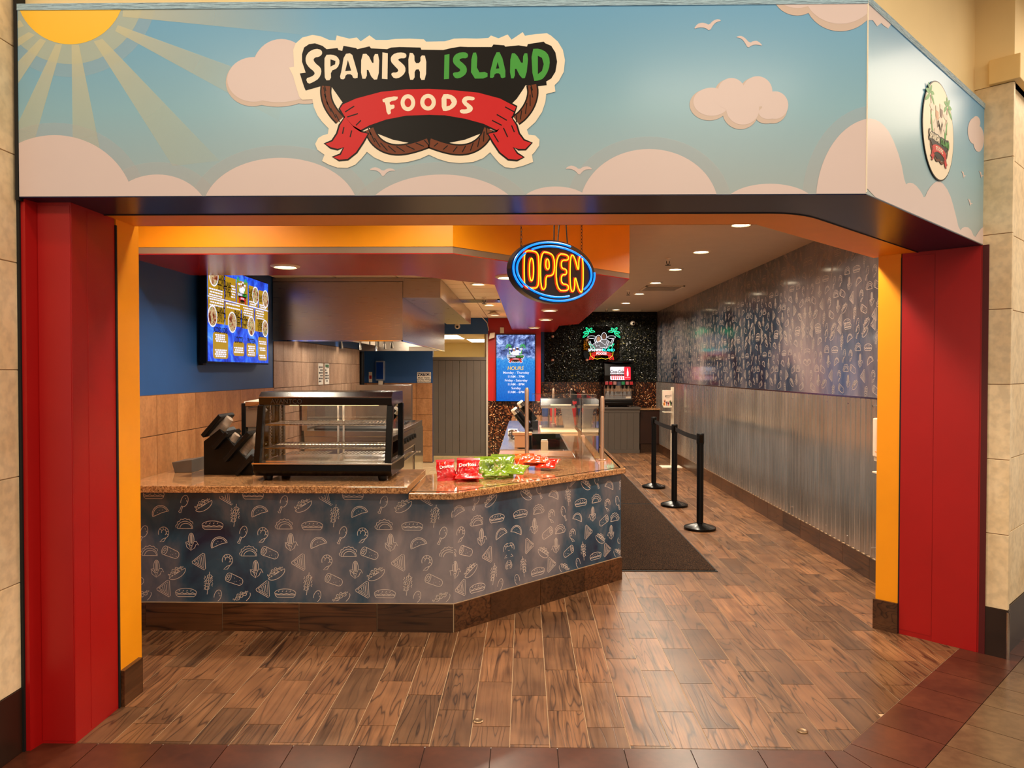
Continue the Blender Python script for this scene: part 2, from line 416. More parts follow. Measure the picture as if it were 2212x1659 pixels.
def mosaic():
    t = NT('brown_glass_mosaic'); co = t.coord('Object', (50, 50, 50)); fl = t.N('VectorMath', operation='FLOOR'); t.l.new(co, fl.inputs[0])
    w = t.N('TexWhiteNoise', noise_dimensions='3D'); t.l.new(fl.outputs[0], w.inputs[0])
    c = t.ramp(w.outputs[0], [(0, lin((30, 14, 8))), (.35, lin((64, 28, 14))), (.62, lin((104, 52, 26))), (.82, lin((150, 92, 52))), (.95, lin((220, 176, 130)))], 'CONSTANT')
    fr = t.N('VectorMath', operation='FRACTION'); t.l.new(co, fr.inputs[0]); s = t.N('SeparateXYZ'); t.l.new(fr.outputs[0], s.inputs[0])
    e = t.math('MINIMUM', t.math('PINGPONG', s.outputs[0], .5), t.math('PINGPONG', s.outputs[2], .5))
    g = t.math('GREATER_THAN', e, .07)
    t.set(Base_Color=t.mix(g, lin((30, 18, 12)), c), Roughness=.15); t.bump(g, .3, .003); return t.m
M['mosaic'] = mosaic()
def carpet():
    t = NT('brown_carpet_pile'); co = t.coord('Object'); n = t.noise(co, 150, 2, .7); n2 = t.noise(co, 5, 2)
    c = t.ramp(n, [(.38, lin((8, 5, 4))), (.5, lin((30, 20, 13))), (.66, lin((92, 64, 44)))])
    t.set(Base_Color=t.mix(.3, c, t.mix(1, c, t.ramp(n2, [(.3, (.6, .6, .6, 1)), (.7, (1.2, 1.2, 1.2, 1))]), 'MULTIPLY')), Roughness=.95, Specular_IOR_Level=.1)
    t.bump(n, .8, .01); return t.m
M['carpet'] = carpet()
def murals():
    t = NT('mural_sky_print'); tc = t.N('TexCoord'); s = t.N('SeparateXYZ'); t.l.new(tc.outputs['Object'], s.inputs[0])
    f = t.math('DIVIDE', t.math('SUBTRACT', s.outputs[2], 2.316), .79)
    c = t.ramp(f, [(0, lin((164, 180, 184))), (.45, lin((138, 184, 204))), (1, lin((96, 164, 210)))])
    t.set(Base_Color=c, Roughness=.36, Coat_Weight=.2, Coat_Roughness=.2); n = t.noise(t.coord('Object', (1, 1, 1)), 26, 2, .5); t.bump(n, .05, .004); return t.m
M['sky'] = murals()
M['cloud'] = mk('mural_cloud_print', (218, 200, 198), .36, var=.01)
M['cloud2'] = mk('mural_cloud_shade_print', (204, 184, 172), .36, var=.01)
M['sun'] = mk('mural_sun_print', (252, 200, 60), .36, var=.03)
def fade(name, c, a0, a1, o, r0, r1):
    t = NT(name); tc = t.N('TexCoord'); d = t.N('VectorMath', operation='DISTANCE'); t.l.new(tc.outputs['Object'], d.inputs[0]); d.inputs[1].default_value = o
    mr = t.N('MapRange'); t.l.new(d.outputs['Value'], mr.inputs[0]); mr.inputs[1].default_value = r0; mr.inputs[2].default_value = r1; mr.inputs[3].default_value = a0; mr.inputs[4].default_value = a1
    t.set(Base_Color=lin(c), Roughness=.36, Alpha=mr.outputs[0]); return t.m
def sprint(name, c): return mk(name, c, .4, var=.02, spec=.22)
M['lw'] = sprint('logo_cream_vinyl', (246, 232, 208)); M['lk'] = sprint('logo_black_vinyl', (14, 11, 10)); M['lg'] = sprint('logo_green_vinyl', (74, 160, 70))
M['lr'] = sprint('logo_red_vinyl', (206, 40, 44)); M['lb'] = sprint('logo_brown_vinyl', (118, 62, 38))
M['skin1'] = sprint('emblem_tan_print', (206, 150, 110)); M['skin2'] = sprint('emblem_brown_print', (110, 66, 44))

# ================================================================== THE SETTING
XL, XR, YB, YK = -2.49, 2.683, 15.0, 12.85      # left wall, right wall, far back wall, kitchen back wall
ZS, ZC, ZK = 2.316, 2.81, 2.52                    # header soffit, store ceiling, kitchen ceiling
FY, FX = 3.02, 1.38                               # header front plane, header corner
S2 = math.sqrt(.5)
def struct(mb, name, mat, **k): return mb.build(name, mat, kind='structure', **k)

# ---------------- floors
fl = struct(MB().face([(-3.4, 3.1125, -.0018), (1.342, 3.1125, -.0018), (4.0, 5.77, -.0018), (4.0, 16, -.0018), (-3.4, 16, -.0018)]), 'floor', M['grout'])
PWD, PLN, G = .1718, .478, .0035
x_ref, y_ref = .108, 3.454
HP = [(0, -1, -3.1155), (1, -1, -1.7722)]          # store floor ends at the mall tile: y >= 3.12, and the 45 degree line
planks = []
for i in range(-15, 16):
    x0 = x_ref + i * PWD; sh = (-i * PLN / 3) % PLN
    for j in range(-2, 25):
        y0 = y_ref + sh + j * PLN
        xa, xb, ya, yb = x0 + G / 2, x0 + PWD - G / 2, y0 + G / 2, y0 + PLN - G / 2
        if xb < -2.48 or xa > 2.70 or yb > 15.05: continue
        cx, cy = (xa + xb) / 2, (ya + yb) / 2
        if cx < .66 and cy > 4.62 + max(0, (cx + .42)) + .18: continue       # under the counter and kitchen
        full = [(xa, ya), (xb, ya), (xb, yb), (xa, yb)]
        p = clip(full, HP)
        if len(p) < 3: continue
        ar = abs(sum(p[k][0] * p[(k + 1) % len(p)][1] - p[(k + 1) % len(p)][0] * p[k][1] for k in range(len(p)))) / 2
        if ar < .002: continue
        planks.append((cy, p, ar > .998 * PWD * PLN * .97, xa, ya))
planks.sort(key=lambda t: t[0])
_pm = MB().prism([(0, 0), (PWD - G, 0), (PWD - G, PLN - G), (0, PLN - G)], -.004, 0).mesh('floor_plank', M['plank'])
rest = MB()
for k, (cy, p, full, xa, ya) in enumerate(planks):
    if k >= 298: rest.prism(p, -.004, 0); continue
    if full:
        o = bpy.data.objects.new('floor_plank', _pm); reg(o, fl, (xa, ya, 0))
    else:
        MB().prism([(a - xa, b - ya) for a, b in p], -.004, 0).build('floor_plank', M['plank'], fl, loc=(xa, ya, 0))
rest.build('distant_floor_planks', M['plank_far'], fl, kind='stuff')
for px, py in ((1033, 1558), (1733, 1580)):
    c = atz(px, py); top(MB().lathe([(.024, 0), (.024, .003), (.018, .006), (.008, .004), (.002, .004)], 20, c), 'floor_anchor', mk('worn_brass', (120, 96, 70), .35, .8),
        'small round steel floor socket ' + ('in the planks below the angled counter' if px < 1100 else 'in the planks near the right-hand floor border'), 'floor socket')

# kitchen floor
kf = struct(B(-3.4, 5.2, -.006, -.1, 17.6, .0), 'floor_kitchen', M['grout'])
TS = .455
for i in range(-7, 1):
    for j in range(0, 17):
        x0 = -.15 + i * TS; y0 = 8.2 + j * TS
        if y0 > 15.5 or x0 + TS > 0: continue
        MB().prism([(0, 0), (TS - .006, 0), (TS - .006, TS - .006), (0, TS - .006)], 0, .004).build('floor_tile', M['kfloor'], kf, loc=(x0, y0, 0))

# mall floor in front
mf = struct(MB().face([(-5, -3, -.005), (7, -3, -.005), (7, 7, -.005), (4.0, 5.765, -.005), (1.345, 3.112, -.005), (-5, 3.112, -.005)]), 'floor_mall', M['darkgrout'])
TW, TD = .2815, .29
tx = aty(352.6, 1608, 3.11).x
for i in range(-9, 12):
    for j in range(0, 3):
        x0 = tx + i * TW; y1 = 3.1135 - j * TD
        p = clip([(x0 + .002, y1 - TD + .002), (x0 + TW - .002, y1 - TD + .002), (x0 + TW - .002, y1 - .002), (x0 + .002, y1 - .002)],
                 [(1, 0, 4.9), (-1, 0, 4.9), (1, .42, 1.345 + .42 * 3.11)])
        if len(p) >= 3: MB().prism([(a - x0, b - y1) for a, b in p], -.005, 0).build('mall_tile', M['mallred'] if j == 0 else M['mallgrey'], mf, loc=(x0, y1, 0))
for j in range(0, 3):                              # rows following the 45 degree border
    for i in range(-2, 14):
        s0 = i * TW + .08; d0 = j * TD
        q = []
        for s_, d_ in ((s0 + .002, d0 + .0015), (s0 + TW - .002, d0 + .0015), (s0 + TW - .002, d0 + TD - .002), (s0 + .002, d0 + TD - .002)):
            q.append((1.345 + s_ * S2 + d_ * S2, 3.1155 + s_ * S2 - d_ * S2))
        p = clip(q, [(-1, -.42, -(1.345 + .42 * 3.11) - .004), (-.0, -1, -2.1)])
        if len(p) >= 3:
            c = p[0]; MB().prism([(a - c[0], b - c[1]) for a, b in p], -.005, 0).build('mall_tile', M['mallred'] if j == 0 else M['mallgrey'], mf, loc=(c[0], c[1], 0))

# ---------------- ceilings
struct(MB().prism([(-3.4, 3.62), (1.13, 3.62), (2.19, 4.68), (2.8, 4.68), (2.8, 15.3), (-3.4, 15.3)], ZC, ZC + .05), 'ceiling', M['ceil'])
kc = struct(MB().prism([(XL, 5.47), (-.85, 5.5), (-.25, 6.1), (-.25, 13.0), (-3.4, 13.0), (-3.4, 11.1), (XL, 11.1)], ZK + .012, ZK + .05), 'ceiling_kitchen', M['greytrim'])
ctile = mk('ceiling_board', (226, 204, 170), .8, var=.04, vs=60, bump=.2, bs=200)
for i in range(4):
    for j in range(20):
        x0, y0 = -2.46 + i * .61, 5.4 + j * .40
        if y0 + .39 > 12.86: continue
        p = clip([(x0, y0), (x0 + .596, y0), (x0 + .596, y0 + .386), (x0, y0 + .386)], [(1, 0, -.26), (.7071, -.7071, (.7071 * -.86 - .7071 * 5.52)), (0, -1, -5.53)])
        if len(p) >= 3: MB().prism([(a - x0, b - y0) for a, b in p], 0, .016).build('ceiling_tile', ctile, kc, loc=(x0, y0, ZK))
struct(B(-6, -6, 3.75, 8, 6, 3.8), 'ceiling_mall', M['cream'])

# ---------------- bulkhead over the counter: yellow face, grey edge strip, burgundy underside
OUT = [(XL, 4.5), (-.44, 4.5), (.81, 5.75), (.81, 11.13), (.54, 11.58), (.54, 13.4), (-.22, 13.4), (-.25, 6.1), (-.85, 5.5), (XL, 5.47)]
struct(MB().prism(OUT, ZS + .046, ZC), 'wall_bulkhead', M['yellow'])
def inset(poly, d):
    n = len(poly); o = []
    a = sum(poly[i][0] * poly[(i + 1) % n][1] - poly[(i + 1) % n][0] * poly[i][1] for i in range(n)); sg = 1 if a > 0 else -1
    for i in range(n):
        p, q, r = V(poly[i - 1]), V(poly[i]), V(poly[(i + 1) % n]); e1 = (q - p).normalized(); e2 = (r - q).normalized()
        n1 = V((-e1.y, e1.x)) * sg; n2 = V((-e2.y, e2.x)) * sg; b = (n1 + n2); b = b / max(.3, b.dot(n1)) if b.length > 1e-6 else n1
        o.append((q.x + b.x * d, q.y + b.y * d))
    return o
struct(MB().prism(inset(OUT, .003), ZS + .006, ZS + .046), 'trim_bulkhead', M['greytrim'])
struct(MB().prism(OUT, ZS, ZS + .006), 'ceiling_bulkhead', M['red_dark'])

# ---------------- left wall
wl = struct(MB().box(XL - .12, 3.6, 0, XL, 11.1, ZC), 'wall_left', M['blue'])
def walltiles(parent, fr, u0, u1, v0, v1, us, vs_, tw, th, mat, d=.008):
    """tiles on a wall frame; each a thin slab with a recessed joint"""
    cache = {}
    u = us - math.ceil((us - u0) / tw) * tw
    while u < u1 - .01:
        v = vs_ - math.ceil((vs_ - v0) / th) * th
        while v < v1 - .01:
            a, b, c, e = max(u, u0) + .0028, min(u + tw, u1) - .0028, max(v, v0) + .0028, min(v + th, v1) - .0028
            if b - a > .02 and e - c > .02:
                k = (round(b - a, 3), round(e - c, 3))
                o0 = fr(a, c, 0)
                if k not in cache:
                    cache[k] = MB().prism([(0, 0), (b - a, 0), (b - a, e - c), (0, e - c)], 0, d, lambda x, y, z: fr(x, y, z) - fr(0, 0, 0)).mesh('wall_tile', mat)
                ob = bpy.data.objects.new('wall_tile', cache[k]); reg(ob, parent, o0)
            v += th
        u += tw
frL = frame((XL, 0, 0), (0, 1, 0), (0, 0, 1), (1, 0, 0))
struct(B(XL, 3.7, .6, XL + .002, 7.25, 1.441), 'wall_left_joint', M['joint'])
struct(B(XL, 7.25, .6, XL + .002, 11.1, 1.93), 'wall_left_joint', M['joint'])
walltiles(wl, frL, 3.7, 7.25, .62, 1.44, 5.806, 1.168, .293, .272, M['tan'])
walltiles(wl, frL, 7.25, 11.1, .62, 1.925, 7.25, 1.163, .30, .27, M['taupe'])
# kitchen alcove beyond the left wall
struct(B(-3.5, 11.1, 0, -3.4, 13, ZC), 'wall_alcove', M['blue'])
struct(B(-3.4, 11.0, 0, XL - .12, 11.1, ZC), 'wall_alcove_front', M['blue'])
# ---------------- kitchen back wall
wk = struct(B(-3.4, YK, 0, -1.61, YK + .12, ZC), 'wall_kitchen', M['blue'])
struct(B(-3.4, YK - .002, 0, -1.612, YK, 1.40), 'wall_kitchen_joint', M['joint'])
frK = frame((0, YK, 0), (1, 0, 0), (0, 0, 1), (0, -1, 0))
walltiles(wk, frK, -3.38, -1.612, 0, 1.40, -1.90, 1.126, .2885, .277, M['tan'])
struct(B(-1.61, YK, 2.256, -.645, YK + .12, ZC), 'wall_over_door', M['blue'])
# back room behind the swing doors
struct(B(-2.6, 17.5, 0, .1, 17.6, 2.6), 'wall_backroom', mk('backroom_wall', (236, 216, 160), .7, var=.02))
struct(B(-2.6, YK + .12, 0, -2.5, 17.5, 2.6), 'wall_backroom_left', M['cream'])
struct(B(-.72, YK + .2, 0, -.66, 17.5, 2.6), 'wall_backroom_right', M['cream'])
struct(B(-2.6, YK + .12, 2.27, -.6, 17.6, 2.31), 'ceiling_backroom', ctile)
# ---------------- red column carrying the hours screen
rc = struct(B(-.645, YK + .05, 1.085, .277, YB, ZC), 'wall_red_column', M['red'])
struct(B(-.645, YK + .05, .1, .277, YB, 1.085), 'wall_mosaic_column', M['mosaic'])
struct(B(-.66, YK + .03, 0, .28, YK + .06, .1), 'baseboard_column', M['basewood'])
struct(B(-.675, YK + .0, 0, -.645, YK + .14, 2.256), 'trim_1', mk('door_frame_metal', (176, 166, 150), .4))
struct(B(.277, 13.6, .9, .31, 14.9, 1.76), 'trim_2', M['blackgap'])
# ---------------- far back wall: mosaic below, boxwood panel above
struct(B(.277, YB, 0, XR, YB + .1, 1.39), 'wall_back_mosaic', M['mosaic'])
struct(B(.277, YB, 1.39, .395, YB + .1, ZC), 'wall_back_blue', M['blue'])
hb = struct(B(.395, YB, 1.39, XR, YB + .1, ZC), 'wall_back', mk('boxwood_backing', (5, 7, 4), .8))
lf = MB()
for _ in range(15000):
    p = V((random.uniform(.4, XR - .02), YB - random.uniform(.0, .045), random.uniform(1.39, ZC - .03)))
    n = V((random.gauss(0, .8), -1, random.gauss(.1, .8))).normalized(); a = n.orthogonal().normalized(); a.rotate(Matrix.Rotation(random.uniform(0, 6.28), 3, n)); b = n.cross(a)
    L_, w_ = random.uniform(.012, .022), random.uniform(.006, .010)
    lf.add([p - a * L_, p + b * w_ + n * .003, p + a * L_, p - b * w_ + n * .003], [(0, 1, 2, 3)])
lt = NT('boxwood_leaf'); ge = lt.N('NewGeometry'); lt.set(Base_Color=lt.ramp(ge.outputs['Random Per Island'], [(0, lin((4, 7, 3))), (.7, lin((11, 16, 7))), (.94, lin((30, 32, 14))), (1, lin((150, 140, 90)))]), Roughness=.35)
lf.build('boxwood_leaves', lt.m, hb, kind='stuff')
# ---------------- right wall
wr = struct(B(XR, 4.6, 0, XR + .12, YB + .1, ZC), 'wall_right', M['grey'])
ZM = 1.40
vin = struct(B(XR - .004, 4.6, ZM, XR, YB, ZC), 'wall_right_print', M['wallprint'])
struct(B(XR - .010, 4.6, ZM - .012, XR, YB, ZM + .004), 'trim_wall_print', M['steel'])
ys = [4.75 + k * 1.71 for k in range(7)]
for k in range(6):                                   # corrugated sheets, one object each
    a, b = ys[k], min(ys[k + 1], YB) - .004
    n = int((b - a) / .0115); mb = MB()
    def fn(u, v, a=a, b=b):
        y = a + (b - a) * u; return V((XR - .016 + .012 * math.cos(2 * PI * (y - 4.75) / .09), y, .175 + (ZM - .185) * v))
    mb.grid(fn, n, 1); mb.build('corrugated_sheet', M['corr'], wr, smooth=True, angle=80)
    scr = MB()
    for zz in (.25, 1.34):
        yy = a + .06
        while yy < b:
            scr.cyl((XR - .03, yy, zz), (XR - .022, yy, zz), .007, .004, 8); yy += .43
    scr.build('screw_row', M['chrome'], wr)
ln = struct(B(XR - .02, 4.6, 0, XR, YB, .172), 'baseboard_right', M['grout'])
y = 4.75
while y < YB - .1:
    b = min(y + .475, YB)
    MB().prism([(0, 0), (b - y - .004, 0), (b - y - .004, .168), (0, .168)], 0, .010, lambda p, q, r: V((-r, p, q))).build('base_tile', M['basewood'], ln, loc=(XR - .02, y + .002, 0)); y += .475
struct(B(2.0, YB - .03, 0, XR, YB, .17), 'baseboard_back', M['basewood'])

# ---------------- entrance header: blue mural over a navy / yellow soffit
HL = 1.752                                            # length of the angled face
ex, ey = FX + HL * S2, FY + HL * S2
nx, ny = -S2, S2                                      # inward from the angled face
D1, D2 = .335, .60
def off(d):                                           # corner of the header outline set back by d
    t = math.tan(math.radians(22.5)); return (FX - d * t, FY + d)
LX = -2.088
hdr = struct(MB().prism([(LX, FY), (FX, FY), (ex, ey), (ex + nx * D2, ey + ny * D2), off(D2), (LX, FY + D2)], ZS + .004, 3.1), 'wall_front', M['sky'])
c1, c0 = off(D1), (FX, FY)
arc = []
pa, pb = (c1[0] - .14, c1[1]), (c1[0] + .13, c1[1] + .13)
for k in range(9):
    t = k / 8; arc.append(((1 - t) ** 2 * pa[0] + 2 * t * (1 - t) * c1[0] + t * t * pb[0], (1 - t) ** 2 * pa[1] + 2 * t * (1 - t) * c1[1] + t * t * pb[1]))
struct(MB().prism([(LX, FY), (FX, FY), (ex, ey), (ex + nx * D1, ey + ny * D1)] + arc[::-1] + [(LX, FY + D1)], ZS, ZS + .004), 'ceiling_soffit_navy', M['navy'])
struct(MB().prism([(LX, FY + D1)] + arc + [(ex + nx * D1, ey + ny * D1), (ex + nx * D2, ey + ny * D2), off(D2), (LX, FY + D2)], ZS, ZS + .004), 'ceiling_soffit_yellow', M['yellow'])
struct(MB().tube([(p[0], p[1], ZS - .001) for p in [(LX, FY + D1)] + arc + [(ex + nx * D1, ey + ny * D1)]], .003, 6), 'trim_3', M['blackgap'])
struct(MB().box(LX, FY + D2 - .006, ZS, off(D2)[0], FY + D2, ZC), 'wall_header_rear', M['yellow'])
pr = [off(D2), (off(D2)[0] - .0, off(D2)[1] + .006)]
struct(MB().prism([off(D2), (ex + nx * D2, ey + ny * D2), (ex + nx * (D2 + .006), ey + ny * (D2 + .006)), (off(D2)[0], off(D2)[1] + .008)], ZS, ZC), 'wall_header_rear_angled', M['yellow'])
# vinyl lip folded along the top, black end trims
lip = NT('vinyl_fold'); lip.set(Base_Color=lin((170, 204, 224)), Roughness=.18); lip.bump(lip.noise(lip.coord('Object', (2, 2, 30)), 5, 3), .9, .02)
struct(MB().box(LX, FY - .004, 3.082, FX, FY, 3.108), 'trim_4', lip.m)
struct(MB().prism([(FX, FY), (ex, ey), (ex + .003, ey - .003), (FX + .002, FY - .004)], 3.082, 3.112), 'trim_5', lip.m)
struct(B(LX - .014, FY - .004, ZS - .01, LX, FY + .1, 3.2), 'trim_6', M['blackgap'])
struct(MB().prism([(ex, ey), (ex + .022, ey + .022), (ex + .022 + .03, ey + .022 - .03), (ex + .03, ey - .03)], ZS + .01, 3.17), 'trim_7', M['blackgap'])
# cream wall above the header
struct(MB().prism([(-3.2, FY + .05), (FX - .02, FY + .05), (ex + .35, ey + .42), (ex + .2, ey + .6), (FX - .1, FY + .3), (-3.2, FY + .3)], 3.1, 3.75), 'wall_upper', M['cream'])

# ---------------- left jamb (red boxed pocket, yellow reveal)
jl = struct(MB().prism([(-2.105, 3.045), (-2.082, 3.045), (-2.072, 3.108), (-1.928, 3.108), (-1.928, 3.44), (-2.4, 3.44), (-2.4, 3.105), (-2.105, 3.105)], 0, ZS), 'wall_jamb_left', M['red'])
for (x0, y0, x1, y1) in ((-1.930, 3.222, -1.9265, 3.436), (-1.930, 3.112, -1.9275, 3.219), (-2.07, 3.1055, -1.932, 3.109)):
    B(x0, y0, .012, x1, y1, ZS - .012).build('red_panel', M['red'], jl, bevel=.0006)
struct(B(-2.112, 3.035, 0, -2.100, 3.1, ZS), 'trim_8', M['blackgap'])
struct(B(-1.93, 3.44, 0, -1.922, 3.452, ZS - .03), 'trim_9', M['blackgap'])
jy = struct(B(-2.4, 3.452, 0, -1.928, 3.62, ZS), 'wall_jamb_left_yellow', M['yellow'])
struct(B(-1.929, 3.456, 0, -1.906, 3.625, .172), 'baseboard_left', M['basewood'])
struct(B(-2.6, 3.62, 0, -1.93, 3.66, ZC), 'wall_left_return', M['yellow'])
# ---------------- right jamb: plane at 45 degrees from the end of the header
jo = V((2.588, 4.222, 0)); jd = V((-S2, S2, 0)); jn = V((-S2, -S2, 0))
frJ = frame(jo, jd, (0, 0, 1), jn)
def jpris(a0, a1, z0, z1, d0, d1): return MB().prism([(a0, z0), (a1, z0), (a1, z1), (a0, z1)], d0, d1, frJ)
jr = struct(jpris(-.02, .425, .0, ZS, -.3, 0), 'wall_jamb_right', M['red'])
jpris(.01, .243, .0, ZS - .003, 0, .004).build('red_panel', M['red'], jr, bevel=.0008)
jpris(.246, .425, .03, ZS - .02, 0, .002).build('red_panel', M['red'], jr, bevel=.0008)
struct(jpris(.425, .432, 0, ZS - .025, -.05, .003), 'trim_10', M['blackgap'])
struct(jpris(.432, .562, 0, ZS, -.06, .001), 'wall_jamb_right_yellow', M['yellow'])
struct(jpris(.430, .572, 0, .185, .001, .018), 'baseboard_jamb', M['basewood'])
struct(jpris(.556, .562, 0, ZS, -.5, -.06), 'wall_right_return', M['yellow'])
struct(jpris(-.03, .0, 0, ZS, .0, .006), 'trim_11', mk('dark_red_edge', (80, 4, 4), .5))

# ---------------- limestone pilasters of the mall
def coursed(name, poly, zs, mat, lab=None):
    ob = struct(MB().prism(inset(poly, .006), zs[0], zs[-1]), name, M['grout'])
    for a, b in zip(zs[:-1], zs[1:]): MB().prism(poly, a + .002, b - .002).build('stone_block', mat, ob, bevel=.002)
    return ob
struct(B(-6, 3.06, 0, -2.6, 3.3, 3.75), 'wall_mall_left', M['cream'])
zsl = [.27 + k * .445 for k in range(0, 9)]
coursed('wall_pilaster_left', [(-2.6, 2.89), (-2.112, 2.89), (-2.112, 3.10), (-2.6, 3.10)], zsl, M['stone'])
struct(B(-2.61, 2.885, 0, -2.109, 3.10, .27), 'baseboard_mall_left', M['darkbase'], bevel=.003)
pc = V((2.688, 4.128, 0)); pf = V((S2, S2, 0)); pb_ = V((-S2, S2, 0))
def pq(a, b): q = pc + pf * a + pb_ * b; return (q.x, q.y)
pil = [pq(0, 0), pq(.03, -.0), pq(.05, .02), pq(.9, .02), pq(.9, .4), pq(.02, .4), pq(0, .118)]
zsr = [.27 + k * .42 for k in range(0, 7)] + [3.2]
coursed('wall_pilaster_right', pil, zsr, M['stone'])
struct(MB().prism([pq(-.006, -.006), pq(.034, -.006), pq(.05, .014), pq(.9, .014), pq(.9, .38), pq(-.006, .118)], 0, .27), 'baseboard_mall_right', M['darkbase'])
struct(MB().prism([pq(.9, .1), pq(4.5, .1), pq(4.5, .3), pq(.9, .3)], 0, 3.75), 'wall_mall_right', M['cream'])
struct(MB().cyl((*pq(-.002, -.002), 0), (*pq(-.002, -.002), .262), .009, n=10), 'trim_12', M['steel'])
struct(MB().prism([pq(-.035, -.035), pq(.95, -.035), pq(.95, .115), pq(-.035, .115)], 3.2, 3.335), 'trim_13', mk('capital_plaster', (232, 196, 130), .6), bevel=.004)
struct(MB().prism([pq(.0, .0), pq(.95, .0), pq(.95, .45), pq(.0, .45)], 3.2, 3.75), 'wall_pilaster_upper', M['cream'])

# ================================================================== MURAL PRINT ON THE HEADER
frF = frame((0, FY, 0), (1, 0, 0), (0, 0, 1), (0, -1, 0))
frR = frame((FX, FY, 0), (S2, S2, 0), (0, 0, 1), (S2, -S2, 0))
def ff(p): return [(q.x, q.z) for q in (aty(a, b, FY) for a, b in p)]
def fR(p):
    o = []
    for a, b in p:
        d = ray(a, b); q = V((0, 0, CH)) + d * ((FY - FX) / (d.y - d.x)); o.append(((q.x - FX) / S2, q.z))
    return o
def cf(p): return rectclip(p, LX + .001, ZS + .005, FX - .0005, 3.083)
def cR(p): return rectclip(p, .0005, ZS + .006, HL - .001, 3.083)
def fprint(name, polys, mat, layer, right=False):
    mb = MB()
    for p in polys:
        p = (cR if right else cf)(p)
        if len(p) >= 3: mb.flat([p], frR if right else frF, .0002 * layer)
    if mb.v: return mb.build(name, mat, hdr)
SUNC = (152, -21.5)
sun3 = aty(*SUNC, FY)
RAYM = fade('mural_ray_print', (230, 226, 190), .58, .0, tuple(sun3), .25, 1.05)
HALO = fade('mural_halo_print', (214, 222, 196), .5, .5, tuple(sun3), 0, 1); HALO2 = fade('mural_outer_halo_print', (176, 208, 222), .45, .45, tuple(sun3), 0, 1)
CHAL = fade('mural_cloud_halo_print', (222, 214, 216), .2, .2, (0, 0, 0), 0, 1)
fprint('sun_halo', [ff(ell(*SUNC, 188, n=64))], HALO2, 1)
fprint('sun_halo', [ff(ell(*SUNC, 160, n=64))], HALO, 2)
k = 1 / 3.456
RAYS = [[(535, 335), (590, 335), (760, 1180), (545, 1180)], [(700, 310), (765, 290), (1640, 1200), (1290, 1240)], [(860, 232), (880, 188), (2150, 650), (2080, 900)],
        [(915, 125), (918, 80), (918, 40), (2400, 40), (2400, 275), (2080, 240)], [(415, 330), (465, 330), (250, 1080), (60, 1080)], [(300, 288), (345, 305), (60, 740), (40, 560)],
        [(215, 240), (262, 262), (60, 400), (60, 330)], [(150, 150), (180, 195), (60, 235), (60, 200)]]
for i_, r_ in enumerate(RAYS): fprint('sun_ray', [ff([(a * k, b * k) for a, b in r_])], RAYM, 2.8 + .12 * i_)
fprint('sun_disc', [ff(ell(*SUNC, 117.5, n=64))], M['sun'], 4)
CL = [(118, 460, 175, 168), (340, 470, 112, 93), (606, 455, 168, 114), (955, 480, 175, 103), (1200, 440, 75, 37), (1402, 450, 150, 128), (1663, 445, 100, 48), (1890, 440, 128, 185)]
for i_, e in enumerate(CL):
    if e[3] > 90: fprint('cloud_halo', [ff(ell(e[0], e[1], e[2] + 30, e[3] + 27, n=64))], CHAL, 4.3 + .3 * (i_ % 3))
for i_, e in enumerate(CL): fprint('cloud', [ff(ell(*e, n=72))], M['cloud'], 5.4 + .4 * (i_ % 3))
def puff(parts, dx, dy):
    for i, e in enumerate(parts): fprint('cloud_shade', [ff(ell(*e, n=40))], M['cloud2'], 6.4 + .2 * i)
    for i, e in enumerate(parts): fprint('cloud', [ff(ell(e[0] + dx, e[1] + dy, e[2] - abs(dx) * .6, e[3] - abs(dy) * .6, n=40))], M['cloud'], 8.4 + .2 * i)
q = .3164
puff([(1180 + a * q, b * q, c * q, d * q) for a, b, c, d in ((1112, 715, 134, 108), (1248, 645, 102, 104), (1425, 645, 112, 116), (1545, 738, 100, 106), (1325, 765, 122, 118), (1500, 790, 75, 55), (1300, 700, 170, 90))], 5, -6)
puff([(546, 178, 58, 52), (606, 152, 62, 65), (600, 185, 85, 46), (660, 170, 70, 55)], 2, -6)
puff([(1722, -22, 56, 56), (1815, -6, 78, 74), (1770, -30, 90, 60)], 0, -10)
BIRD = [[(1005, 200), (1030, 165), (1060, 155), (1090, 160), (1110, 172), (1140, 140), (1175, 130), (1197, 143), (1160, 152), (1140, 170), (1115, 213), (1085, 190), (1040, 188)],
        [(1290, 255), (1325, 243), (1355, 258), (1388, 295), (1415, 280), (1445, 280), (1480, 315), (1440, 305), (1405, 308), (1375, 330), (1355, 290), (1330, 262)],
        [(125, 1155), (160, 1130), (195, 1135), (225, 1158), (255, 1138), (290, 1136), (320, 1158), (275, 1156), (250, 1168), (225, 1198), (200, 1168), (165, 1152)]]
for b in BIRD: fprint('bird', [ff(chaikin([(1180 + x * q, y * q) for x, y in b]))], M['cloud'], 7)
fprint('bird', [ff(chaikin([(480 + x * .3617, 40 + y * .3617) for x, y in [(875, 905), (905, 888), (935, 893), (960, 912), (985, 897), (1012, 895), (1040, 910), (1005, 910), (985, 918), (960, 948), (940, 918), (915, 906)]]))], M['cloud'], 7)
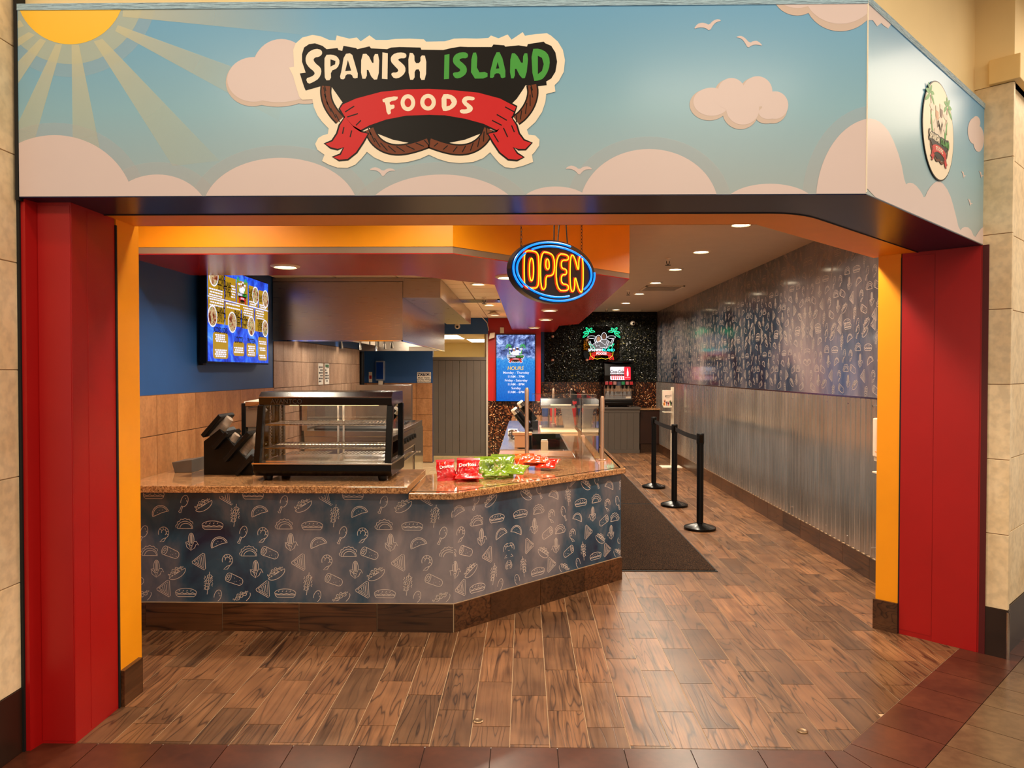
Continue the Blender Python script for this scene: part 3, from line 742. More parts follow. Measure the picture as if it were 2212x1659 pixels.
# angled face
fprint('cloud', [fR(chaikin([(1860, 257), (1885, 256), (1905, 266), (1925, 292), (1945, 345), (1955, 400), (1962, 394), (1975, 397), (1990, 415), (1996, 430), (2005, 408), (2020, 392), (2033, 392), (2050, 415), (2062, 455), (2072, 500), (2080, 490), (2095, 492), (2105, 515), (2112, 502), (2122, 490), (2140, 486), (2150, 560), (1860, 440)]))], M['cloud'], 6, True)
fprint('cloud', [fR([(1870, -20), (1870, 44), (1885, 44), (1894, 57), (1903, 50), (1908, 55), (1918, 62), (1926, 50), (1928, 20)])], M['cloud'], 6, True)
for e in [(2103, 283, 13, 28), (2113, 300, 12, 28), (2108, 265, 9, 14)]: fprint('cloud', [fR(ell(*e, n=30))], M['cloud'], 6 + (e[0] % 7) * .2, True)
for cx, cy in ((2081, 376), (2119, 376), (2095, 436)):
    fprint('bird', [fR([(cx - 5, cy - 7), (cx, cy - 4), (cx + 1, cy + 2), (cx + 6, cy + 4), (cx + 2, cy + 5), (cx, cy + 9), (cx - 2, cy)])], M['cloud'], 7, True)
struct(MB().cyl((FX, FY - .001, ZS + .01), (FX, FY - .001, 3.1), .003, n=8), 'trim_14', M['lw'])

# ---------------- the cut-vinyl logo (outlines measured on the photograph, in crop units)
LG = {}
LG['back'] = [(425, 190), (440, 150), (480, 115), (540, 100), (590, 108), (640, 130), (678, 132), (685, 103), (760, 122), (805, 115), (828, 138), (880, 102), (918, 130), (985, 130), (1035, 124), (1120, 122), (1205, 126), (1218, 140), (1330, 138), (1385, 122), (1450, 120), (1520, 122), (1590, 118), (1605, 103), (1650, 120), (1705, 97), (1728, 128), (1795, 83), (1808, 105), (1870, 95), (1940, 90), (1965, 105), (2005, 140), (2035, 190), (2047, 250), (2040, 320), (2010, 375), (1985, 400), (1990, 438), (1935, 452), (1930, 500), (1910, 560), (1870, 620), (1820, 665), (1830, 695), (1870, 700), (1895, 725), (1893, 760), (1865, 800), (1850, 815), (1857, 858), (1800, 880), (1740, 895), (1690, 890), (1655, 865), (1625, 830), (1600, 800), (1560, 835), (1500, 858), (1420, 865), (1350, 858), (1290, 840), (1235, 815), (1180, 840), (1110, 858), (1040, 865), (970, 858), (910, 832), (865, 798), (835, 835), (795, 875), (750, 893), (690, 892), (640, 875), (597, 852), (612, 815), (570, 785), (556, 750), (575, 715), (600, 700), (632, 690), (637, 658), (600, 620), (570, 580), (548, 530), (540, 485), (480, 487), (462, 470), (440, 400), (425, 345), (400, 295), (430, 290), (428, 240)]
LG['black'] = [(478, 215), (490, 175), (520, 155), (555, 150), (600, 165), (625, 185), (690, 178), (695, 190), (718, 195), (725, 165), (800, 178), (808, 185), (880, 168), (890, 180), (985, 185), (1010, 175), (1060, 172), (1185, 175), (1190, 188), (1320, 190), (1370, 178), (1420, 170), (1470, 172), (1610, 172), (1620, 157), (1685, 162), (1690, 170), (1770, 162), (1820, 170), (1825, 155), (1920, 140), (1930, 150), (1965, 165), (1990, 205), (2000, 260), (1990, 320), (1965, 360), (1935, 378), (1938, 400), (1855, 410), (1812, 400), (1800, 420), (1760, 480), (1730, 510), (1690, 590), (1600, 660), (1540, 690), (1450, 725), (1350, 745), (1235, 752), (1120, 745), (1020, 725), (930, 690), (880, 655), (780, 590), (725, 510), (690, 460), (655, 410), (595, 405), (500, 432), (490, 410), (465, 330), (500, 325), (478, 260)]
LG['ribbon'] = [(722, 515), (800, 480), (950, 440), (1100, 425), (1235, 422), (1380, 430), (1530, 445), (1660, 480), (1755, 530), (1735, 580), (1690, 640), (1640, 668), (1560, 630), (1450, 600), (1330, 580), (1235, 577), (1100, 582), (980, 605), (880, 640), (828, 668), (780, 640), (735, 590), (705, 540)]
LG['tailL'] = [(735, 590), (790, 655), (828, 680), (870, 690), (840, 740), (800, 800), (750, 840), (700, 845), (665, 830), (710, 815), (730, 770), (690, 780), (650, 770), (617, 750), (660, 735), (690, 690), (705, 640)]
LG['tailR'] = [(1720, 580), (1755, 640), (1770, 690), (1800, 730), (1845, 745), (1810, 780), (1770, 780), (1735, 770), (1760, 810), (1798, 830), (1760, 845), (1710, 840), (1660, 800), (1620, 740), (1590, 690), (1640, 680)]
ROPE = [[(622, 405), (618, 450), (632, 510), (665, 565), (705, 608)], [(1850, 398), (1858, 450), (1838, 520), (1795, 580), (1755, 610)],
        [(880, 662), (905, 720), (950, 762), (1010, 785), (1080, 787), (1160, 768), (1232, 742)], [(1590, 660), (1568, 718), (1520, 762), (1460, 785), (1390, 787), (1310, 768), (1238, 742)]]
WH = [[[(595, 190), (600, 215), (580, 232), (555, 235), (545, 250), (560, 272), (590, 295), (595, 325), (580, 360), (550, 380), (515, 395), (500, 360), (535, 350), (555, 335), (550, 318), (520, 295), (500, 265), (500, 230), (520, 200), (560, 182)]],
      [[(613, 220), (660, 218), (690, 230), (705, 260), (690, 300), (650, 315), (652, 370), (615, 372), (612, 300)], [(648, 246), (678, 256), (676, 276), (648, 290)]],
      [[(730, 215), (775, 208), (790, 260), (818, 355), (785, 362), (775, 335), (740, 335), (732, 367), (702, 362), (715, 310)], [(752, 250), (772, 314), (736, 317)]],
      [[(832, 215), (870, 212), (905, 285), (905, 215), (940, 215), (935, 365), (900, 368), (865, 290), (865, 362), (830, 362)]],
      [[(958, 205), (990, 210), (988, 365), (955, 362)]],
      [[(1080, 205), (1102, 215), (1098, 240), (1060, 240), (1050, 250), (1070, 265), (1095, 290), (1095, 325), (1065, 355), (1030, 362), (1010, 340), (1015, 325), (1045, 325), (1055, 310), (1030, 285), (1008, 260), (1008, 230), (1035, 208)]],
      [[(1112, 207), (1148, 210), (1150, 270), (1185, 268), (1185, 222), (1220, 225), (1218, 368), (1182, 370), (1182, 305), (1150, 308), (1150, 368), (1115, 368)]]]
GR = [[[(1328, 220), (1358, 215), (1355, 363), (1325, 365)]],
      [[(1450, 203), (1470, 215), (1465, 240), (1425, 240), (1415, 252), (1440, 270), (1462, 295), (1460, 330), (1430, 355), (1395, 362), (1378, 340), (1380, 325), (1415, 322), (1425, 308), (1400, 290), (1378, 265), (1380, 232), (1405, 208)]],
      [[(1490, 208), (1525, 205), (1520, 325), (1585, 320), (1585, 360), (1485, 362)]],
      [[(1630, 205), (1665, 203), (1700, 350), (1665, 362), (1660, 330), (1628, 330), (1622, 358), (1592, 355)], [(1645, 262), (1655, 300), (1635, 303)]],
      [[(1722, 210), (1755, 210), (1795, 285), (1798, 210), (1830, 210), (1815, 358), (1785, 360), (1748, 285), (1748, 360), (1718, 360)]],
      [[(1845, 185), (1895, 182), (1940, 205), (1958, 250), (1950, 310), (1920, 360), (1890, 373), (1855, 375)], [(1885, 225), (1910, 238), (1920, 275), (1910, 315), (1885, 335)]]]
FD = [[[(958, 480), (1050, 463), (1048, 488), (1000, 498), (1003, 520), (1030, 515), (1030, 540), (1005, 545), (1010, 572), (985, 577), (975, 502), (960, 502)]],
      [ell(1110, 505, 44, 51, n=20), ell(1110, 505, 20, 27, n=16)], [ell(1230, 502, 47, 50, n=20), ell(1230, 502, 22, 26, n=16)],
      [[(1310, 455), (1360, 453), (1395, 475), (1405, 505), (1385, 535), (1345, 555), (1312, 553)], [(1340, 480), (1362, 484), (1372, 505), (1360, 522), (1340, 527)]],
      [[(1470, 465), (1510, 472), (1505, 492), (1465, 488), (1458, 500), (1480, 515), (1500, 535), (1490, 560), (1450, 572), (1420, 565), (1420, 545), (1460, 545), (1465, 535), (1440, 515), (1430, 492), (1445, 470)]]]
FOLDS = [[(735, 560), (790, 525)], [(748, 590), (812, 570)], [(800, 640), (830, 610)], [(1745, 560), (1690, 530)], [(1700, 610), (1640, 575)], [(1670, 640), (1612, 610)], [(765, 710), (775, 670)], [(720, 690), (728, 650)], [(1705, 710), (1680, 655)], [(1745, 680), (1728, 640)], [(1650, 740), (1620, 690)]]
def logo(parent, fr, tr, L0=0, dl=.0006, back=True, mats=None):
    """builds the emblem lettering as flat layers; tr maps crop units to the frame"""
    mt = mats or {}
    g = lambda k_: mt.get(k_, M[k_])
    T = lambda p: [tr(*a) for a in p]
    n = 1
    if back:
        MB().flat([T(LG['back'])], fr, L0).build('backing', g('lw'), parent)
    mb = MB().flat([T(LG['black'])], fr, L0 + dl)
    w = abs(tr(1, 0)[0] - tr(0, 0)[0])
    for r_ in ROPE: mb.ribbon(T(chaikin(r_, 2, False)), 68 * w, fr, L0 + dl * 1.2)
    for kk in ('ribbon', 'tailL', 'tailR'): mb.ribbon(T(LG[kk]), 20 * w, fr, L0 + dl * 2.6, True)
    for r_ in FOLDS: mb.ribbon(T(r_), 7 * w, fr, L0 + dl * 4)
    mb.build('black_ground', g('lk'), parent, kind='stuff')
    for r_ in ROPE:
        c_ = chaikin(r_, 2, False); tw = MB()
        for a, b in zip(c_[1::3], c_[3::3]): tw.ribbon(T([(a[0] - 12, a[1] - 20), (b[0], b[1] + 14)]), 6 * w, fr, L0 + dl * 2.3)
        o = MB().ribbon(T(c_), 50 * w, fr, L0 + dl * 2).build('rope', g('lb'), parent); tw.build('rope_twist', g('lk'), o, kind='stuff')
    for kk in ('tailL', 'tailR'): MB().flat([T(LG[kk])], fr, L0 + dl * 2.8).build('ribbon_tail', g('lr'), parent)
    MB().flat([T(LG['ribbon'])], fr, L0 + dl * 3.4).build('ribbon', g('lr'), parent)
    for grp, mm in ((WH, 'lw'), (GR, 'lg'), (FD, 'lw')):
        for Lp in grp: MB().flat([T(chaikin(Lp[0]) if len(Lp[0]) > 4 else Lp[0])] + [T(h) for h in Lp[1:]], fr, L0 + dl * 4.4).build('letter', g(mm), parent)
lo = aty(480 + 1235 * .3617, 40 + 895 * .3617, FY)
lsg = thing('logo_sign', 'large black and red lettered logo with cream outline on blue mural header', 'sign', (lo.x, FY - .0028, lo.z))
frL0 = frame((0, 0, 0), (1, 0, 0), (0, 0, 1), (0, -1, 0))
def trM(a, b):
    p = aty(480 + a * .3617, 40 + b * .3617, FY); return (p.x - lo.x, p.z - lo.z)
logo(lsg, frL0, trM, 0, .0003)

# ---------------- round emblem on the angled face
def emblem_top(parent, fr, cx, cy, s, L0, mats, dl=.0006):
    """palms, dishes and two white-coated cooks above the lettering (unit = half width of lettering)"""
    P = lambda x, y: (cx + x * s, cy + y * s)
    for sg in (-1, 1):
        mb = MB()
        for a, l in ((200, .55), (160, .5), (120, .5), (75, .45), (30, .42), (-20, .4)):
            a_ = math.radians(a); u = V((math.cos(a_), math.sin(a_))); n = V((-u.y, u.x)); q0 = V((-.78, 1.02))
            pts = [q0, q0 + u * l * .5 + n * .10, q0 + u * l + V((0, -.10)), q0 + u * l * .5 - n * .06]
            mb.flat([[P(sg * p.x, p.y) for p in chaikin([tuple(t) for t in pts])]] if False else [[P(sg * p[0], p[1]) for p in chaikin([tuple(t) for t in pts])]], fr, L0)
        mb.build('palm_fronds', mats['lg'], parent)
        MB().ribbon([P(sg * -.78, 1.02), P(sg * -.70, .7), P(sg * -.74, .2)], .07 * s, fr, L0 - dl * .3).build('palm_trunk', mats['lb'], parent)
        MB().flat([[P(sg * x, y) for x, y in [(-.8, .62), (-.55, .35), (-.5, .05), (-.66, .05), (-.72, .3)]]], fr, L0 + dl * .4).build('leaf', mats['lg'], parent)
        MB().flat([[P(sg * p[0], p[1]) for p in ell(-.62, .72, .22, .09, n=16)]], fr, L0 + dl * .5).build('plate', mats['lw'], parent)
    for x, y, m_ in ((-.19, .62, 'skin1'), (.19, .76, 'skin2')):
        body = [P(x + a, y + b) for a, b in [(-.13, -.16), (.13, -.16), (.36, -.36), (.44, -.12), (.5, -.2), (.38, -.55), (.2, -.46), (.2, -.75), (-.2, -.75), (-.2, -.46), (-.38, -.55), (-.5, -.2), (-.44, -.12), (-.36, -.36)]]
        MB().flat([body], fr, L0 + dl).build('cook_coat', mats['lw'], parent)
        MB().flat([ell(*P(x, y), .13 * s, .18 * s, n=20)], fr, L0 + dl * 1.4).build('cook_head', mats[m_], parent)
        MB().flat([[P(x + a, y + b) for a, b in [(-.13, .08), (.13, .08), (.15, .22), (-.15, .22)]]], fr, L0 + dl * 1.7).build('cook_cap', mats['lw'], parent)
def logotr(cx, cy, s): return lambda a, b: (cx + (a - 1235) / 800 * s, cy - (b - 290) / 800 * s)
em = thing('round_sign', 'round cream emblem sign with palms and red ribbon on angled mural face', 'sign', frR(.888, 2.54, .003), PI / 4)
frE = frame((0, 0, 0), (1, 0, 0), (0, 0, 1), (0, -1, 0))
MB().slab(ell(0, .23, .237, .237, n=56), frE, 0, .003).build('rim', M['lk'], em)
MB().flat([ell(0, .23, .231, .231, n=56)], frE, .0036).build('disc', M['lw'], em)
emm = {k_: M[k_] for k_ in ('lw', 'lk', 'lg', 'lr', 'lb', 'skin1', 'skin2')}; emm['lw'] = sprint('emblem_white_print', (226, 214, 196))
emblem_top(em, frE, 0, .205, .165, .0044, emm)
logo(em, frE, logotr(0, .185, .165), .006, .0004, back=False)

# ================================================================== PRINTED FOOD PATTERN
def icons():
    I = {}
    wav = lambda x0, x1, y, a, n: [(x0 + (x1 - x0) * i / (n * 4), y + a * math.sin(i * PI / 2)) for i in range(n * 4 + 1)]
    I['sub'] = [ell(0, .0, .5, .2, 10, 170, 14), wav(-.5, .5, -.03, .025, 4), [(-.47, -.08), (.47, -.08)], [(-.5, .03), (-.46, -.12), (-.38, -.19), (.38, -.19), (.46, -.12), (.5, .03)]] + [[(x, .12), (x - .05, .06)] for x in (-.28, -.1, .08, .26)] 
    I['drum'] = [ell(.08, .16, .2, .34, 250, 570, 20, -18), [(-.09, -.12), (-.2, -.4), (-.27, -.42), (-.22, -.5), (-.12, -.5), (-.12, -.42), (-.02, -.16)], [(.12, .32), (.17, .28)], [(.2, .2), (.22, .12)]]
    def rot(L, d):
        c, s_ = math.cos(math.radians(d)), math.sin(math.radians(d)); return [[(x * c - y * s_, x * s_ + y * c) for x, y in l] for l in L]
    I['bowl'] = rot([ell(0, -.02, .5, .26, 180, 360, 14), [(-.5, -.02), (.5, -.02)], wav(-.46, .46, .12, .06, 6), ell(-.2, .08, .1, .1, n=10), ell(.02, .1, .11, .1, n=10), ell(.24, .07, .1, .09, n=10), ell(-.36, .05, .07, n=8), ell(.1, .2, .07, n=8), ell(-.1, .2, .07, n=8)], 32)
    I['tri'] = [[(-.46, .0), (.18, .5), (.3, .46), (.34, -.42), (.26, -.5), (-.44, -.1), (-.46, .0)], [(-.34, .02), (.2, .4), (.24, -.3), (-.34, .02)]] + [[(x, y), (x + .05, y - l)] for x, y, l in ((-.12, .12, .22), (.0, .2, .36), (.1, .26, .46))] + [[(-.3, -.09), (.26, -.4)]]
    I['skew'] = [[(.06, .5), (-.06, -.5)]] + [ell(.05 - .03 * i, .3 - i * .13, .1, .075, n=12) for i in range(5)] + [[(-.2, .2 - .16 * i), (-.12, .26 - .16 * i), (-.16, .32 - .16 * i)] for i in range(4)] + [[(.2, .3 - .16 * i), (.14, .24 - .16 * i), (.18, .18 - .16 * i)] for i in range(3)]
    I['emp'] = [ell(0, -.1, .5, .5, 20, 200, 18), ell(0, -.1, .42, .42, 26, 194, 16), [(.47, .07), (.1, -.02), (-.3, -.2), (-.47, -.27)], [(-.1, .12), (-.08, .1)], [(.1, .14), (.12, .12)], [(-.2, .0), (-.18, -.02)]]
    I['taco'] = [ell(.04, -.25, .44, .42, 0, 180, 16), ell(.08, -.25, .34, .3, 0, 180, 14), [(-.4, -.25), (.48, -.25)], [(.04 + .5 * math.cos(t * PI / 14) * (1 + .12 * (t % 2)), -.22 + .5 * math.sin(t * PI / 14) * (1 + .12 * (t % 2))) for t in range(2, 15)]]
    I['shrimp'] = [ell(0, .1, .34, .38, -60, 200, 20), ell(.02, .12, .16, .18, -60, 190, 14)] + [[(.02 + .16 * math.cos(a), .12 + .18 * math.sin(a)), (.34 * math.cos(a), .1 + .38 * math.sin(a))] for a in (-.4, .3, 1.0, 1.7, 2.4)] + [[(.17, -.22), (-.05, -.3), (-.25, -.5), (.0, -.48), (.17, -.22)]]
    I['corn'] = [ell(0, .14, .16, .36, n=20), [(-.05, .42), (-.07, -.1)], [(.05, .42), (.05, -.1)], [(0, .46), (0, -.12)], [(-.14, .0), (-.32, -.02), (-.26, -.3), (-.02, -.5), (-.1, -.22), (-.28, -.05)], [(.14, .0), (.3, .02), (.42, -.2), (.28, -.14), (.2, -.34), (-.02, -.5), (.06, -.2), (.14, .0)]]
    I['burr'] = rot([ell(-.3, 0, .14, .24, n=16), [(-.28, .24), (.32, .2)], [(-.28, -.24), (.32, -.2)], ell(.32, 0, .18, .2, -90, 90, 10), ell(-.3, .05, .06, .08, n=8), ell(-.32, -.08, .06, .07, n=8)] + [[(x, y), (x + .03, y)] for x, y in ((.0, .08), (.15, -.06), (.3, .06), (.05, -.12), (.38, -.08))], -22)
    return I
IC = icons()
SZ = dict(sub=.132, drum=.108, bowl=.118, tri=.104, skew=.14, emp=.104, taco=.108, shrimp=.095, corn=.108, burr=.118)
PAT = [(250, 275, 'sub'), (510, 355, 'drum'), (690, 365, 'bowl'), (900, 290, 'tri'), (310, 430, 'emp'), (520, 535, 'taco'), (770, 543, 'sub'), (970, 455, 'skew'), (335, 625, 'shrimp'), (580, 690, 'corn'), (830, 705, 'emp'), (1030, 625, 'drum'),
       (390, 785, 'burr'), (655, 865, 'tri'), (900, 865, 'shrimp'), (1085, 775, 'taco'), (450, 965, 'bowl'), (730, 1055, 'skew'), (955, 1020, 'burr'), (1150, 930, 'corn'), (530, 1140, 'sub'), (800, 1190, 'drum'), (1025, 1180, 'bowl'), (1220, 1105, 'tri')]
PPX = .2486 / CF * 4.49                                 # crop pixel -> metres on the counter front
def pattern(mb, fr, u0, u1, v0, v1, uo, vo, off, w=.0032, flip=1, vper=None, axis=None):
    """uo,vo: frame position of crop (250,275); v runs up"""
    keep = lambda a, b: u0 + .001 < a < u1 - .001 and v0 + .001 < b < v1 - .001
    U = 880 * PPX; k0 = int((u0 - uo) / U) - 3; k1 = int((u1 - uo) / U) + 3
    rows = [0] if not vper else range(-3, 4)
    for kk in range(k0, k1):
        for rr in rows:
            for cx, cy, ty in PAT:
                a = uo + (cx - 250) * PPX + kk * U + (rr * .21 if vper else 0); b = vo - (cy - 275) * PPX - rr * (vper or 0)
                fl_ = flip
                if axis is not None and a > axis + .06: continue
                if a < u0 - .1 or a > u1 + .1 or b < v0 - .1 or b > v1 + .1: continue
                for l in IC[ty]:
                    P_ = [(a + x * SZ[ty] * fl_, b + y * SZ[ty]) for x, y in l]
                    cl = l[0] == l[-1] or (len(l) > 6 and abs(l[0][0] - l[-1][0]) + abs(l[0][1] - l[-1][1]) < .09 * 2 and len(l) in (8, 10, 12, 16, 20))
                    mb.ribbon(P_, w, fr, off, closed=False, keep=keep)
                    if cl and l[0] != l[-1]: mb.ribbon([P_[-1], P_[0]], w, fr, off, keep=keep)
    return mb

# ================================================================== COUNTER
CFY = 4.497                                             # counter front plane
c45 = V((-.437, CFY)); cend = V((.74, CFY + 1.177))
ctr = thing('front_counter', 'customer counter wrapped in blue print of white line-drawn food', 'counter', (-.9, 4.9, 0))
XW = XL + .012
MB().prism([(XW, CFY + .02), (-.43, CFY + .02), (.725, CFY + 1.175), (.725, 6.3), (-.19, 6.3), (-.19, 6.0), (-.7, 5.22), (XW, 5.22)], .0, .82).build('carcass', M['darkwood'], ctr, world=True)
B(-.19, 6.3, 0, .725, 12.35, .64).build('carcass', M['darkwood'], ctr, world=True)
MB().prism([(XW, CFY), (c45.x, CFY), (c45.x + .01, CFY + .02), (XW, CFY + .02)], .17, .862).build('wrapped_panel', M['counterprint'], ctr, world=True)
MB().prism([(c45.x, CFY), (cend.x, cend.y), (cend.x - .014, cend.y + .014), (c45.x - .0, CFY + .02)], .17, .862).build('wrapped_panel', M['counterprint'], ctr, world=True)
B(.725, cend.y + .0, .17, .739, 12.35, .862).build('wrapped_panel', M['counterprint'], ctr, world=True)
frC = frame((0, CFY, 0), (1, 0, 0), (0, 0, 1), (0, -1, 0))
o0 = aty(270 + 250 * .2486, 1000 + 275 * .2486, CFY)
pattern(MB(), frC, XW, c45.x, .18, .86, o0.x, o0.z, .0006).build('printed_food_pattern', M['line'], ctr, world=True, kind='stuff')
frC2 = frame((c45.x, CFY, 0), (S2, S2, 0), (0, 0, 1), (S2, -S2, 0))
LEN = (cend - c45).length; AX = .47
mbp = pattern(MB(), frC2, 0, AX, .18, .86, o0.x - c45.x, o0.z, .0006)
frM = frame(frC2(2 * AX, 0, 0), (-S2, -S2, 0), (0, 0, 1), (S2, -S2, 0))
pattern(mbp, frM, 2 * AX - LEN, AX, .18, .86, o0.x - c45.x, o0.z, .0006)
mbp.build('printed_food_pattern', M['line'], ctr, world=True, kind='stuff')
# wood-look base tiles of the counter
btm = [aty(p, 1330, CFY).x for p in (317, 482, 647, 815)]
xs = [XW, XW] + btm + [c45.x]
for a, b in zip(xs[1:-1], xs[2:]):
    MB().prism([(a + .002, CFY - .012), (b - .002, CFY - .012), (b - .002, CFY + .01), (a + .002, CFY + .01)], .0, .172).build('base_tile', M['basewood_x'], ctr, world=True)
for a, b in zip((0, .30, .76, 1.22), (.30, .76, 1.22, LEN + .005)):
    q_ = [frC2(a + .002, 0, .012), frC2(b - .002, 0, .012), frC2(b - .002, 0, -.01), frC2(a + .002, 0, -.01)]
    MB().prism([(p.x, p.y) for p in q_], 0, .172).build('base_tile', M['basewood_x'], ctr, world=True)
B(XW, CFY - .006, 0, c45.x, CFY + .01, .175).build('base_grout', M['grout'], ctr, world=True)
MB().prism([(c45.x, CFY - .006), (cend.x + .003, cend.y - .003), (cend.x - .006, cend.y + .008), (c45.x, CFY + .01)], 0, .175).build('base_grout', M['grout'], ctr, world=True)
# granite slabs: the raised left slab and the lower one that runs round the corner
top(MB().prism([(XW, 4.42), (-.705, 4.42), (-.705, 5.22), (XW, 5.22)], .862, .905), 'granite_slab', M['granite'], 'raised speckled brown granite slab carrying the glass food warmer', 'countertop', bevel=.004)
top(MB().prism([(-.705, 4.445), (-.425, 4.445), (.772, 5.642), (.772, 12.4), (.43, 12.4), (.43, 6.28), (-.21, 6.28), (-.21, 5.99), (-.705, 5.22)], .822, .862), 'granite_slab', M['granite'], 'lower polished granite slab turning the corner with snack bags on it', 'countertop', bevel=.004)
top(B(-.21, 11.0, .822, .43, 12.4, .862), 'granite_slab', M['granite'], 'short granite slab at the far end of the serving line', 'countertop', bevel=.004)
# printed pattern on the right wall vinyl (mirrored from sheet to sheet)
frW = frame((XR - .004, 0, 0), (0, -1, 0), (0, 0, 1), (-1, 0, 0))
mbw = MB(); sheets = [(-15.0, -12.9), (-12.9, -10.8), (-10.8, -8.7), (-8.7, -7.05), (-7.05, -4.4)]
for k_, (a, b) in enumerate(sheets):
    if k_ % 2 == 0: pattern(mbw, frW, a, b, ZM, ZC, a + .05, 2.62, .0008, .0036, 1, .64)
    else:
        fm = frame((XR - .004, -(a + b), 0), (0, 1, 0), (0, 0, 1), (-1, 0, 0)); pattern(mbw, fm, a, b, ZM, ZC, a + .05, 2.62, .0008, .0036, 1, .64)
mbw.build('printed_food_pattern', M['line_dim'], vin, kind='stuff')

# ================================================================== LAMPS AND CEILING FITTINGS
LENS = emit('lamp_lens', (255, 236, 200), 14, (250, 240, 220))
TRIM = mk('lamp_trim', (214, 196, 170), .4)
def downlight(x, y, z, power, label, group, r=.095, col=(1, .85, .66)):
    t = thing('recessed_downlight', label, 'ceiling light', (x, y, z), group=group)
    MB().lathe([(r * .74, -.003), (r * .80, -.012), (r, -.006), (r + .004, 0), (r * .74, 0)], 28).build('trim_ring', TRIM, t, smooth=True)
    MB().lathe([(.002, -.004), (r * .74, -.004), (r * .74, -.002), (.002, -.002)], 28).build('lens', LENS, t)
    l = bpy.data.lights.new('downlight_lamp', 'AREA'); l.shape = 'DISK'; l.size = r * 1.5; l.energy = power; l.color = col; l.spread = math.radians(150)
    o = bpy.data.objects.new('downlight_lamp', l); COL.objects.link(o); o.parent = t; o.location = (0, 0, -.014)
    return t
AISLE = [4.72, 6.095, 7.468, 8.74, 10.05, 11.47, 13.0, 14.4]
ORD = ['nearest', 'second', 'third', 'fourth', 'fifth', 'sixth', 'seventh', 'farthest']
for y_, w_ in zip(AISLE, ORD):
    downlight(1.77, y_, ZC, 34, f'{w_} recessed downlight in the row above the queue aisle', 'aisle downlights')
for (x_, y_), w_ in zip(((-1.63, 5.0), (-.13, 5.586), (.286, 8.62), (.286, 10.14), (.15, 12.0), (.15, 13.15)), ('over the glass food warmer', 'right behind the neon open sign', 'nearest beyond the neon open sign', 'second beyond the neon open sign', 'third beyond the neon open sign', 'farthest along the narrow end')):
    downlight(x_, y_, ZS, 21, f'round downlight in the burgundy bulkhead underside, {w_}', 'bulkhead downlights')
for y_, w_ in zip((7.74, 10.15, 11.97), ('nearest the bulkhead', 'middle one', 'farthest by the sprinkler')):
    downlight(-.49, y_, ZK, 28, f'round downlight in the white kitchen ceiling tiles, {w_}', 'kitchen downlights', .085)
for x_, w_ in ((-1.9, 'left'), (-.5, 'middle'), (.8, 'right')):
    downlight(x_, 3.85, ZC, 17, f'{w_} downlight tucked between header and yellow bulkhead', 'entrance downlights')
def sprinkler(x, y, z, label):
    t = thing('sprinkler_head', label, 'sprinkler', (x, y, z), group='sprinklers')
    MB().lathe([(.03, 0), (.03, -.006), (.012, -.012), (.012, -.03), (.004, -.034)], 14).build('escutcheon', M['ivory'], t, smooth=True)
    MB().tube([(-.014, 0, -.03), (-.016, 0, -.05), (0, 0, -.07), (.016, 0, -.05), (.014, 0, -.03)], .004).build('yoke', M['black'], t)
    MB().lathe([(.002, -.07), (.03, -.072), (.03, -.076), (.002, -.078)], 14).build('deflector', M['black'], t)
for (x_, y_, z_), l_ in (((1.526, 7.92, ZC), 'small sprinkler head beside the third aisle downlight'), ((1.534, 11.0, ZC), 'small sprinkler head beside the square aisle vent'), ((1.568, 14.2, ZC), 'small sprinkler head near the dark leafy wall'), ((-.508, 9.19, ZK), 'sprinkler head in front of the kitchen ceiling vent')):
    sprinkler(x_, y_, z_, l_)
def vent(x0, y0, x1, y1, z, label, m_):
    t = thing('ceiling_vent', label, 'vent', ((x0 + x1) / 2, (y0 + y1) / 2, z), group='ceiling vents'); hx, hy = (x1 - x0) / 2, (y1 - y0) / 2
    mb = MB()
    for a, b, c, d in ((-hx, -hy, hx, -hy + .03), (-hx, hy - .03, hx, hy), (-hx, -hy, -hx + .03, hy), (hx - .03, -hy, hx, hy)): mb.box(a, b, -.012, c, d, 0)
    mb.build('frame', m_, t); B(-hx + .03, -hy + .03, -.002, hx - .03, hy - .03, 0).build('duct', M['black'], t)
    for i in range(7):
        yy = -hy + .05 + i * (2 * hy - .1) / 6; B(-hx + .03, yy - .012, -.010, hx - .03, yy + .012, -.006).build('slat', m_, t)
vent(1.70, 10.42, 2.25, 11.05, ZC, 'square slatted vent in the aisle ceiling', TRIM)
vent(-1.05, 9.35, -.32, 9.75, ZK, 'slatted air vent in the kitchen ceiling tiles', M['steel'])
vent(1.75, 14.5, 2.3, 14.85, ZC, 'small grey vent at the far end of the aisle ceiling', TRIM)
# speaker dome on kitchen ceiling
top(MB().lathe([(.10, 0), (.10, .01), (.02, .06), (.01, .06)][::-1], 18, (-.48, 11.2, ZK - .06)), 'ceiling_speaker', M['ivory'], 'small cone shaped white fitting on the kitchen ceiling', 'speaker')

# light panels of the back room
for i, (x0, y0, x1, y1) in enumerate(((-1.62, 13.3, -1.2, 14.8), (-1.2, 14.95, -.76, 16.4))):
    t = thing('light_panel', ('left' if i == 0 else 'right') + ' fluorescent panel in the back room ceiling above the doors', 'light panel', ((x0 + x1) / 2, (y0 + y1) / 2, 2.262), group='back room panels')
    hx, hy = (x1 - x0) / 2, (y1 - y0) / 2
    B(-hx, -hy, -.006, hx, hy, .008).build('frame', M['white'], t); B(-hx + .02, -hy + .02, -.010, hx - .02, hy - .02, -.006).build('diffuser', emit('panel_diffuser', (255, 250, 232), 9, (240, 240, 230)), t)

